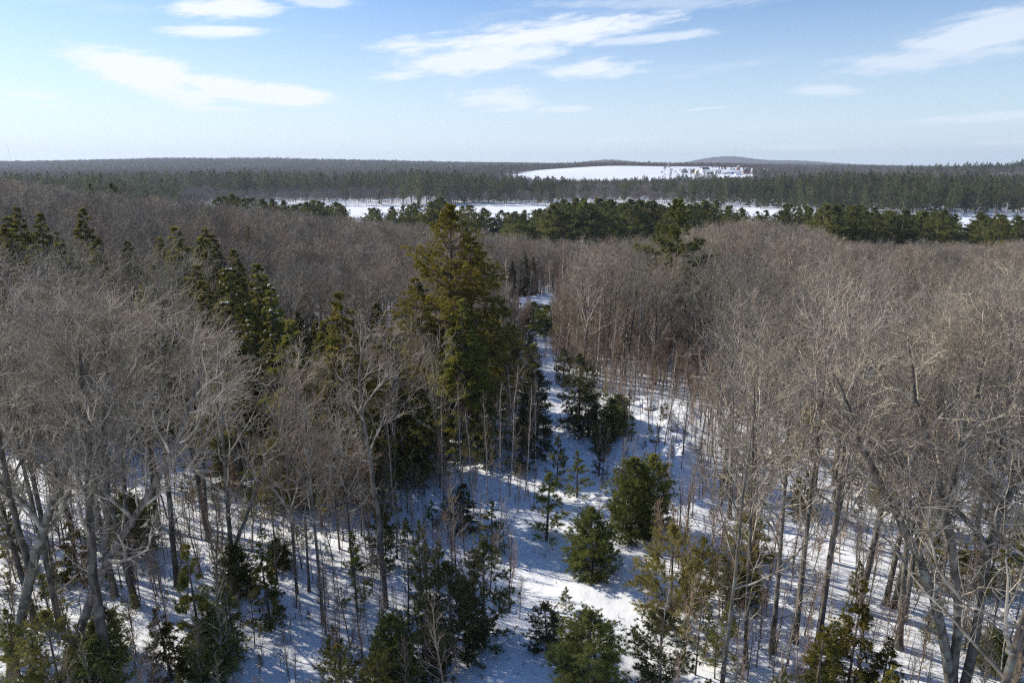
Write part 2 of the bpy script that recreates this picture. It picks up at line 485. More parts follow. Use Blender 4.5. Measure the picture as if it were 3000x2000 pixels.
def tubes(P, Rd, sides):
    m, N, _ = P.shape
    T = np.zeros_like(P); T[:, 1:-1] = P[:, 2:] - P[:, :-2]; T[:, 0] = P[:, 1] - P[:, 0]; T[:, -1] = P[:, -1] - P[:, -2]
    T = nrm(T)
    mean = nrm(P[:, -1] - P[:, 0])
    ref = np.where(np.abs(mean[:, 2:3]) > .8, np.array([[1., 0.1, 0]]), np.array([[0.1, 0, 1.]]))[:, None, :]
    U = nrm(np.cross(T, np.broadcast_to(ref, T.shape))); Vv = np.cross(T, U)
    a = np.arange(sides) * 2 * np.pi / sides
    ring = U[:, :, None, :] * np.cos(a)[None, None, :, None] + Vv[:, :, None, :] * np.sin(a)[None, None, :, None]
    V = (P[:, :, None, :] + ring * Rd[:, :, None, None]).reshape(-1, 3)
    mi, ni, si = np.meshgrid(np.arange(m), np.arange(N - 1), np.arange(sides), indexing='ij')
    s2 = (si + 1) % sides
    b = mi * N * sides
    Fq = np.stack([b + ni * sides + si, b + ni * sides + s2, b + (ni + 1) * sides + s2, b + (ni + 1) * sides + si], -1).reshape(-1, 4)
    return V, Fq


def join(parts):
    Vs = []; Fs = []; o = 0
    for v, f in parts:
        Vs.append(v); Fs.append(f + o); o += len(v)
    return np.vstack(Vs), np.vstack(Fs)


def blades(C, D, n, L, w, spread, rs, droop=0.0):
    """needle tufts: n thin triangles fanning out of every point C along D"""
    m = len(C)
    d = np.repeat(D, n, 0) + rs.normal(0, spread, (m * n, 3)); d[:, 2] -= droop; d = nrm(d)
    c = np.repeat(C, n, 0)
    ln = (np.repeat(np.asarray(L), n)[:, None] if np.ndim(L) else L) * rs.uniform(.6, 1.2, (m * n, 1))
    side = nrm(np.cross(d, rs.normal(0, 1, (m * n, 3)))) * w * rs.uniform(.7, 1.3, (m * n, 1))
    V = np.stack([c - side * .5 + d * ln * .1, c + side * .5 + d * ln * .1, c + d * ln], 1).reshape(-1, 3)
    return V, np.arange(m * n * 3).reshape(-1, 3)


def along(P, k, t0, t1, rs):
    m, N, _ = P.shape
    t = (t0 + (t1 - t0) * rs.rand(m, k)).ravel(); idx = np.repeat(np.arange(m), k)
    f = t * (N - 1); i = np.clip(f.astype(int), 0, N - 2); fr = (f - i)[:, None]
    A = P[idx, i]; B = P[idx, i + 1]
    return A * (1 - fr) + B * fr, nrm(B - A)


def poly_trunk(h, r, rs, n=16, lean=.03, crook=.02):
    z = np.linspace(-.25, h, n)
    wob = np.cumsum(rs.normal(0, crook * h / n, (n, 2)), 0) * np.linspace(0, 1.6, n)[:, None]
    P = np.stack([wob[:, 0] + lean * z * rs.normal(0, 1), wob[:, 1] + lean * z * rs.normal(0, 1), z], -1)
    t = np.linspace(0, 1, n)
    Rd = r * (1 - t) ** .8 + .02; Rd[0] *= 1.5; Rd[1] *= 1.08
    return P[None], Rd[None]


class Kind:
    pass


def hardwood(seed, h=15, r=.17, limbs=12, k2=6, k3=7, k4=5, tw=.0085, crown0=.38, spread=1.0, guides=None, sides=8, mat='twig', leaves=0, barkm='bark'):
    rs = np.random.RandomState(seed)
    if guides is None:
        P0, R0 = poly_trunk(h * .92, r, rs)
        stems = [(P0, R0)]
    else:
        stems = []
        for G, ra, rb in guides:
            G = np.array(G, float)
            t = np.linspace(0, len(G) - 1, 18)
            # smooth the guide
            Q = np.stack([np.interp(t, np.arange(len(G)), G[:, k]) for k in range(3)], -1)
            for _ in range(3):
                Q[1:-1] = (Q[:-2] + Q[1:-1] * 2 + Q[2:]) / 4
            Q[1:-1] += rs.normal(0, .03, Q[1:-1].shape)
            tt = np.linspace(0, 1, 18)
            Rr = ra * (1 - tt) ** .75 * (1 - rb / ra) + rb
            stems.append((Q[None], Rr[None]))
    tv = []; cv = []
    for P0, R0 in stems:
        tv.append(tubes(P0, R0, sides))
        ls = h * .40
        P1, R1 = spawn(P0, R0, limbs, crown0, .98, 28, 62, ls * .75 * spread, ls * 1.15 * spread, 9, .13, .10, .62, .018, rs, .6)
        P2, R2 = spawn(P1, R1, k2, .22, .97, 25, 60, ls * .32, ls * .55, 7, .15, .07, .6, .010, rs, .4)
        P3, R3 = spawn(P2, R2, k3, .15, .98, 25, 60, ls * .13, ls * .24, 4, .17, .05, .6, tw, rs, .3, tw * 1.2)
        P4, R4 = spawn(P3, R3, k4, .2, 1., 25, 60, .35, .85, 3, .2, .04, .6, tw * .55, rs, .2, tw)
        P5, R5 = spawn(P0, R0, 5, .12, crown0 + .1, 50, 85, 1.2, 3.0, 5, .15, .06, .22, tw, rs, .3)
        P6, R6 = spawn(P5, R5, 5, .2, 1., 25, 60, .4, .9, 3, .2, .04, .6, tw * .6, rs, .2, tw)
        cv += [tubes(P1, R1, 6), tubes(P2, R2, 4), tubes(P3, R3, 3), tubes(P4, R4, 3), tubes(P5, R5, 4), tubes(P6, R6, 3)]
        if leaves:
            C, D = along(P4, 1, .5, 1, rs)
            sel = rs.rand(len(C)) < leaves
            lv, lf = blades(C[sel], D[sel], 2, .16, .12, .8, rs, .6)
    k = Kind()
    k.trunk = mesh_np('trunk', tv[0][0], tv[0][1], M[barkm], True)
    k.limbs = [mesh_np('limb', q[0], q[1], M[barkm], True) for q in tv[1:]]
    thick = cv[0::6] + cv[1::6] + cv[4::6]; fine = cv[2::6] + cv[3::6] + cv[5::6]
    nt_ = sum(len(q[1]) for q in thick)
    v, f = join(thick + fine); k.crown = mesh_np('crown', v, f, M['limb'], False); k.crown.materials.append(M[mat])
    mi = np.zeros(len(f), np.int32); mi[nt_:] = 1; k.crown.polygons.foreach_set('material_index', mi)
    k.extra = None
    if leaves:
        k.extra = ('dry_leaves', mesh_np('dry_leaves', lv, lf, M['drygleaf']))
    k.h = h
    return k


def sapling(seed, h=6, mat='twig_red', bark='twig_red', r=.035, k1=20, tw=.007, lean=.06):
    rs = np.random.RandomState(seed)
    P0, R0 = poly_trunk(h, r, rs, 10, lean, .05)
    P1, R1 = spawn(P0, R0, k1, .25, .98, 22, 48, h * .14, h * .3, 5, .1, .10, .55, tw * .8, rs, .6, tw)
    P2, R2 = spawn(P1, R1, 5, .2, 1, 25, 50, h * .05, h * .11, 3, .12, .05, .7, tw * .6, rs, .3, tw * .9)
    k = Kind()
    v, f = tubes(P0, R0, 5); k.trunk = mesh_np('trunk', v, f, M[bark], True)
    v, f = join([tubes(P1, R1, 3), tubes(P2, R2, 3)]); k.crown = mesh_np('crown', v, f, M[mat])
    k.extra = None; k.h = h
    return k


def conifer(seed, h, width, whorls, per, kind='pine', mat='pine', bark='pinebark', base=.12, tuft=10, tl=.3, tw=.03, kb=5, ktuft=4, r=None, shape='round', gaps=0.15, snow=0, sides=7):
    """whorled branches carrying needle tufts; P1 branches, P2 side twigs, tufts on both"""
    rs = np.random.RandomState(seed)
    r = r or h * .014
    P0, R0 = poly_trunk(h, r, rs, 12, .015, .01)
    t = np.repeat(np.linspace(base, .985, whorls), per) + rs.normal(0, .25 / whorls, whorls * per)
    t = np.clip(t, base * .8, .99)
    m = len(t)
    az = rs.rand(m) * 6.283
    q = np.clip((t - base) / (1 - base), 0, 1)
    if shape == 'cone':
        prof = (1 - q) ** .85 + .04
    elif shape == 'flat':
        prof = np.minimum(1, (1 - q) ** .5 * 1.15 + .1) * (.55 + .45 * np.sin(np.pi * np.clip(q * .9 + .1, 0, 1)))
    else:
        prof = np.minimum(np.sqrt(np.clip(1 - (np.abs(q - .33) / .70) ** 2.0, 0.02, 1)), (1 - q) * 2.7 + .05)
    ln = width * .5 * prof * rs.uniform(.68, 1.22, m)
    keep = rs.rand(m) > gaps
    t, az, ln, q = t[keep], az[keep], ln[keep], q[keep]; m = len(t)
    f = t * 11; i = np.clip(f.astype(int), 0, 10); fr = (f - i)[:, None]
    pos = P0[0, i] * (1 - fr) + P0[0, i + 1] * fr
    if kind == 'hemlock':
        elv = np.radians(rs.normal(12, 8, m) * (1) - 18 * (1 - q)); up = -.05
    else:
        elv = np.radians(rs.normal(12, 9, m) + 48 * q ** 2.2 - 6); up = .045
    d = np.stack([np.cos(az) * np.cos(elv), np.sin(az) * np.cos(elv), np.sin(elv)], -1)
    P1, R1 = grow(pos, d, ln, np.full(m, r * .32) * (.4 + .6 * (1 - q)), np.full(m, .006), 6, .07, up, rs)
    # side twigs lie mostly in the plane of the branch
    P2, R2 = spawn(P1, R1, kb, .28, .98, 35, 62, width * .10, width * .20, 4, .1, .03 if kind != 'hemlock' else -.04, .6, .004, rs, .45, ls=np.clip(ln / (width * .42), .16, 1.1))
    P2[:, :, 2] = P2[:, :1, 2] + (P2[:, :, 2] - P2[:, :1, 2]) * .45
    C2, D2 = along(P2, ktuft, .15, 1., rs)
    C1, D1 = along(P1, max(2, ktuft), .35, 1., rs)
    C = np.vstack([C1, C2]); D = np.vstack([D1, D2])
    ct, dt = P0[0, -1:], np.array([[0, 0, 1.]])
    C = np.vstack([C, np.repeat(ct, 3, 0) - np.array([[0, 0, .1], [0, 0, .3], [0, 0, .6]]) * min(1, h / 8)]); D = np.vstack([D, np.repeat(dt, 3, 0)])
    tl = tl * np.clip((h - C[:, 2]) / (.30 * h), .48, 1.0)
    if kind == 'hemlock':
        fv = blades(C, D, tuft, tl, tw, .55, rs, .25)
    else:
        D = nrm(D + np.array([0, 0, .35]))
        fv = blades(C, D, tuft, tl, tw, .62, rs, 0)
    k = Kind()
    v, f_ = tubes(P0, R0, sides); k.trunk = mesh_np('trunk', v, f_, M[bark], True)
    bv, bf = tubes(P1, R1, 3); bf = np.vstack([bf[:, [0, 1, 2]], bf[:, [0, 2, 3]]])
    cv, cf = join([fv, (bv, bf)])
    k.crown = mesh_np('crown', cv, cf, M[mat]); k.crown.materials.append(M[bark])
    mi = np.zeros(len(cf), np.int32); mi[len(fv[1]):] = 1; k.crown.polygons.foreach_set('material_index', mi)
    k.extra = None
    if snow:
        sel = rs.choice(len(C2), snow, replace=False)
        ic = np.array([(0, 0, 1), (1, 0, 0), (0, 1, 0), (-1, 0, 0), (0, -1, 0), (0, 0, -.5)]) * .10
        fc = np.array([(0, 1, 2), (0, 2, 3), (0, 3, 4), (0, 4, 1), (5, 2, 1), (5, 3, 2), (5, 4, 3), (5, 1, 4)])
        s = rs.uniform(.5, 1.7, (snow, 1, 3))
        vv = (C2[sel][:, None] + ic[None] * s + [0, 0, .05]).reshape(-1, 3)
        ff = (np.arange(snow)[:, None, None] * 6 + fc[None]).reshape(-1, 3)
        k.extra = ('snow_clumps', mesh_np('snow_clumps', vv, ff, M['snowplain'], True))
    k.h = h
    return k


# libraries of kinds
HW = [hardwood(100 + i, h=15 + (i % 3), r=.15 + .02 * (i % 3), limbs=13, k2=5, k3=4, k4=2 + i % 2, spread=1.05 + .12 * (i % 3), tw=.012, mat=['twig', 'twig_grey', 'twig'][i % 3]) for i in range(6)]
HWS = [hardwood(120 + i, h=12, r=.08, limbs=10, k2=4, k3=4, k4=4, spread=.72, crown0=.4, tw=.008) for i in range(4)]
HWM = [hardwood(140 + i, h=15, r=.15, limbs=11, k2=5, k3=5, k4=3, tw=.015, spread=1.0 + .1 * (i % 2), sides=5, mat=['twig', 'twig_grey', 'twig_tan', 'twig', 'twig_grey', 'twig_red'][i]) for i in range(6)]
HWB = hardwood(160, h=9, r=.06, limbs=10, k2=5, k3=4, k4=4, spread=.7, leaves=.25)
SAP = [sapling(200 + i, h=6 + i % 2) for i in range(5)]
SAPG = [sapling(220 + i, h=6.5, mat='twig', bark='bark', r=.045) for i in range(3)]
SAPF = [sapling(260 + i, h=7, mat='twig_red', tw=.015, r=.04, k1=34) for i in range(4)] + [sapling(264, h=8, mat='limb', bark='birch', r=.05, tw=.012, k1=22)]
BIR = [sapling(240 + i, h=9, mat='twig_red', bark='birch', r=.06, k1=24, lean=.08, tw=.010) for i in range(4)]
YP = [conifer(300 + i, 4.0, 3.2, 23, 8, mat='young', base=.03, tuft=10, tl=.22, tw=.020, kb=7, ktuft=5, gaps=.05) for i in range(3)]
YPY = [conifer(310 + i, 4.5, 3.4, 16, 6, mat='young_yellow', base=.08, tuft=8, tl=.26, tw=.022, kb=6, ktuft=5, gaps=.15) for i in range(2)]
YPS = [conifer(320 + i, 4.0, 2.4, 12, 5, mat='young', base=.12, tuft=8, tl=.22, tw=.022, kb=5, ktuft=4, gaps=.2, shape='cone') for i in range(3)]
YPD = [conifer(330 + i, 5.5, 3.2, 20, 6, mat='dark', base=.03, tuft=9, tl=.25, tw=.024, kb=6, ktuft=5, gaps=.22) for i in range(2)]
YH = [conifer(340 + i, 4.5, 2.8, 16, 6, kind='hemlock', mat='hemlock', base=.10, tuft=8, tl=.22, tw=.028, kb=6, ktuft=4, gaps=.2, shape='cone') for i in range(3)]
HEM = [conifer(350 + i, 15, 7.4, 24, 8, kind='hemlock', mat='hemlock', base=.12, tuft=9, tl=.42, tw=.055, kb=7, ktuft=5, gaps=.18, shape='cone', snow=70 if i == 0 else 0) for i in range(3)]
SPR = [conifer(360 + i, 12, 4.4, 30, 6, kind='hemlock', mat='dark', base=.05, tuft=8, tl=.4, tw=.07, kb=6, ktuft=3, gaps=.1, shape='cone') for i in range(2)]
PIN = [conifer(370 + i, 20, 10.0, 17, 5, mat='pine', base=.30, tuft=9, tl=.75, tw=.10, kb=7, ktuft=5, gaps=.18, shape='flat') for i in range(5)]
PINF = [conifer(380 + i, 20, 8.0 + 1.1 * (i % 4), 15 + i % 3, 4, mat='farpine', base=[.10, .14, .30][i % 3], tuft=6, tl=1.15, tw=.24, kb=4, ktuft=2, gaps=.15, shape=['flat', 'round', 'flat', 'cone', 'round', 'flat'][i], sides=4) for i in range(6)]
BIGP = conifer(390, 21, 9.6, 24, 8, mat='pine_gold', base=.16, tuft=11, tl=.42, tw=.045, kb=8, ktuft=6, gaps=.16, shape='round')
BIGP2 = conifer(391, 17.5, 8.8, 22, 8, kind='hemlock', mat='hemlock', base=.12, tuft=10, tl=.40, tw=.048, kb=7, ktuft=6, gaps=.16, shape='round')


def farbush(seed, h, w, n, wid, mat):
    """far bare crown: trunk plus a haze of upright twig slivers"""
    rs = np.random.RandomState(seed)
    q = rs.rand(n) ** .8
    rad = w * .5 * np.sqrt(np.clip(1 - (np.abs(q - .5) / .62) ** 2, .03, 1)) * np.sqrt(rs.rand(n)); az = rs.rand(n) * 6.283
    C = np.stack([rad * np.cos(az), rad * np.sin(az), h * (.32 + .62 * q)], -1)
    D = nrm(np.stack([np.cos(az) * .5, np.sin(az) * .5, np.full(n, .8)], -1))
    v1, f1 = blades(C, D, 2, h * .17, wid, .35, rs)
    P0, R0 = poly_trunk(h * .8, .16, rs, 4)
    v2, f2 = tubes(P0, R0, 3)
    f2 = np.vstack([f2[:, [0, 1, 2]], f2[:, [0, 2, 3]]])
    v, f = join([(v1, f1), (v2, f2)])
    return mesh_np('far_tree', v, f, M[mat])


FB = [farbush(400 + i, 14, 8.5, 190, .22, 'farwood') for i in range(4)]


for _k in HW + HWS + HWM + [HWB] + SAP + SAPG + SAPF + BIR + YP + YPY + YPS + YPD + YH + HEM + SPR + PIN + PINF + [BIGP, BIGP2]:
    _v = np.zeros(len(_k.crown.vertices) * 3, np.float32); _k.crown.vertices.foreach_get('co', _v)
    _k.h = float(np.percentile(_v[2::3], 99.7))

# ------------------------------------------------------------------ placing
def place(kind, name, x, y, h, label, cat, group=None, rot=None, wid=1.0, lean=0.0, z=None):
    s = h / kind.h
    e = bpy.data.objects.new(name, None); e.empty_display_size = .3; COL.objects.link(e)
    e.location = (x, y, float(height(x, y)) if z is None else z)
    e.rotation_euler = (rnd.gauss(0, .02), rnd.gauss(0, .02) + lean, rnd.uniform(0, 6.28) if rot is None else rot)
    e.scale = (s * wid, s * wid, s)
    tag(e, label, cat, group)
    a = bpy.data.objects.new('trunk', kind.trunk); a.parent = e; COL.objects.link(a)
    b = bpy.data.objects.new('crown', kind.crown); b.parent = e; COL.objects.link(b)
    if kind.extra:
        c = bpy.data.objects.new(kind.extra[0], kind.extra[1]); c.parent = e; COL.objects.link(c)
        tag(c, kind='stuff')
    return e


def scatter(name, pts, meshes, label, cat, scale, seed=0, group=None, z=None):
    """one stuff object: meshes instanced on points with geometry nodes"""
    pts = np.asarray(pts, float)
    rs = np.random.RandomState(seed + 9)
    zz = height(pts[:, 0], pts[:, 1]) if z is None else z
    V = np.stack([pts[:, 0], pts[:, 1], zz], -1)
    me = bpy.data.meshes.new(name); me.vertices.add(len(V)); me.vertices.foreach_set('co', V.astype(np.float32).ravel())
    def att(n_, typ, arr, key='value'):
        a = me.attributes.new(n_, typ, 'POINT'); a.data.foreach_set(key, arr.ravel())
    att('rot', 'FLOAT_VECTOR', np.stack([rs.normal(0, .03, len(V)), rs.normal(0, .03, len(V)), rs.rand(len(V)) * 6.28], -1).astype(np.float32), 'vector')
    sc = np.asarray(scale, float) if np.ndim(scale) else np.full(len(V), scale)
    sc = sc * rs.uniform(.82, 1.15, len(V))
    att('scl', 'FLOAT', sc.astype(np.float32))
    att('var', 'INT', rs.randint(0, len(meshes), len(V)).astype(np.int32))
    c = bpy.data.collections.new(name + '_kinds')
    for i, ms in enumerate(meshes):
        if isinstance(ms, Kind):
            # trunk and crown baked into one mesh for the mass
            ms = bake(ms)
        oo = bpy.data.objects.new('%s_kind_%02d' % (name, i), ms); c.objects.link(oo)
    o = link(name, me)
    ng = bpy.data.node_groups.new(name, 'GeometryNodeTree')
    ng.interface.new_socket('Geometry', in_out='INPUT', socket_type='NodeSocketGeometry')
    ng.interface.new_socket('Geometry', in_out='OUTPUT', socket_type='NodeSocketGeometry')
    gi = ng.nodes.new('NodeGroupInput'); go = ng.nodes.new('NodeGroupOutput')
    m2p = ng.nodes.new('GeometryNodeMeshToPoints')
    ip = ng.nodes.new('GeometryNodeInstanceOnPoints'); ci = ng.nodes.new('GeometryNodeCollectionInfo')
    ci.inputs['Collection'].default_value = c; ci.inputs['Separate Children'].default_value = True; ci.inputs['Reset Children'].default_value = True
    ip.inputs['Pick Instance'].default_value = True
    def named(n_, dt):
        q = ng.nodes.new('GeometryNodeInputNamedAttribute'); q.data_type = dt; q.inputs['Name'].default_value = n_
        return [s for s in q.outputs if s.enabled and s.name == 'Attribute'][0]
    ng.links.new(gi.outputs[0], m2p.inputs[0]); ng.links.new(m2p.outputs[0], ip.inputs['Points'])
    ng.links.new(ci.outputs[0], ip.inputs['Instance'])
    ng.links.new(named('var', 'INT'), ip.inputs['Instance Index'])
    ng.links.new(named('rot', 'FLOAT_VECTOR'), ip.inputs['Rotation'])
    ng.links.new(named('scl', 'FLOAT'), ip.inputs['Scale'])
    ng.links.new(ip.outputs[0], go.inputs[0])
    md = o.modifiers.new('trees', 'NODES'); md.node_group = ng
    tag(o, label, cat, group, 'stuff')
    return o


_baked = {}


def bake(k):
    if id(k) in _baked: return _baked[id(k)]
    def get(me):
        v = np.zeros(len(me.vertices) * 3, np.float32); me.vertices.foreach_get('co', v)
        n = len(me.polygons); lt = me.polygons[0].loop_total
        f = np.zeros(n * lt, np.int32); me.loops.foreach_get('vertex_index', f)
        f = f.reshape(n, lt)
        if lt == 4: f = np.vstack([f[:, [0, 1, 2]], f[:, [0, 2, 3]]])
        return v.reshape(-1, 3), f
    a = get(k.trunk); b = get(k.crown)
    v, f = join([a, b])
    me = mesh_np('tree', v, f, k.trunk.materials[0])
    for q in k.crown.materials: me.materials.append(q)
    cm = np.zeros(len(k.crown.polygons), np.int32); k.crown.polygons.foreach_get('material_index', cm)
    if len(b[1]) == 2 * len(cm): cm = np.concatenate([cm, cm])
    mi = np.zeros(len(f), np.int32); mi[len(a[1]):] = cm + 1
    me.polygons.foreach_set('material_index', mi)
    _baked[id(k)] = me
    return me


CLEAR = np.array([gpt(*p) for p in [(700, 2600), (920, 1568), (1090, 1500), (1140, 1380), (1150, 1280), (1010, 1240), (970, 1140), (1020, 1010),
         (1090, 905), (1190, 850), (1212, 780), (1178, 728), (1125, 690), (1290, 652), (1330, 680), (1266, 730), (1264, 790), (1282, 890), (1392, 898), (1580, 925),
         (1600, 1120), (1500, 1280), (1530, 1390), (1590, 1568), (1800, 2600)]])


def inside(x, y, poly):
    x = np.asarray(x); y = np.asarray(y); c = np.zeros(x.shape, bool)
    n = len(poly)
    for i in range(n):
        x1, y1 = poly[i]; x2, y2 = poly[(i + 1) % n]
        if y1 == y2: continue
        c ^= ((y1 > y) != (y2 > y)) & (x < (x2 - x1) * (y - y1) / (y2 - y1) + x1)
    return c


def edge_dist(x, y, poly):
    d = np.full(np.shape(x), 1e9)
    for i in range(len(poly)):
        a = np.array(poly[i]); b = np.array(poly[(i + 1) % len(poly)]); ab = b - a
        t = np.clip(((x - a[0]) * ab[0] + (y - a[1]) * ab[1]) / (ab @ ab), 0, 1)
        d = np.minimum(d, np.hypot(x - a[0] - ab[0] * t, y - a[1] - ab[1] * t))
    return d


def col_of(x, y):
    return 1176 + F * x / y


def rowpy(x, y, z=0.):
    """picture row of a world point"""
    dz = z - CAMZ
    fwd = y * math.cos(PITCH) - dz * math.sin(PITCH); upc = y * math.sin(PITCH) + dz * math.cos(PITCH)
    return 784 - F * upc / fwd


def jgrid(y0, y1, cell, seed, fov=.86, x0=None):
    rs = np.random.RandomState(seed)
    ys = np.arange(y0, y1, cell); out = []
    for yv in ys:
        w = fov * yv + 6
        xs = np.arange(-w, w, cell)
        out.append(np.stack([xs + rs.uniform(-.45, .45, len(xs)) * cell, yv + rs.uniform(-.45, .45, len(xs)) * cell], -1))
    return np.vstack(out)


exec_order = []
# ---- hand placed prominent trees
def near_z(px, py):
    g = gpt(px, py)
    for _ in range(3):
        g = gpt(px, py, float(height(g[0], g[1])))
    return g


def by_px(kind, name, px, pyb, pyt, label, cat, w=None, group=None, wid=1., lean=0.):
    """stand a tree on the ground at (px, pyb) and make it reach up to row pyt"""
    g = near_z(px, pyb); gz = float(height(g[0], g[1]))
    d = ray(px, pyt); t = g[1] / d[1]; h = CAMZ + d[2] * t - gz
    if w is not None:
        crown_w = w / F * math.hypot(g[1], CAMZ - gz) 
        wid = crown_w / (kind.w * h / kind.h)
    return place(kind, name, g[0], g[1], h, label, cat, group, wid=wid, lean=lean)


for k, w in ((YP, 3.0), (YPY, 3.4), (YPS, 2.4), (YPD, 2.8), (YH, 2.8)):
    for q in k: q.w = w * 1.05

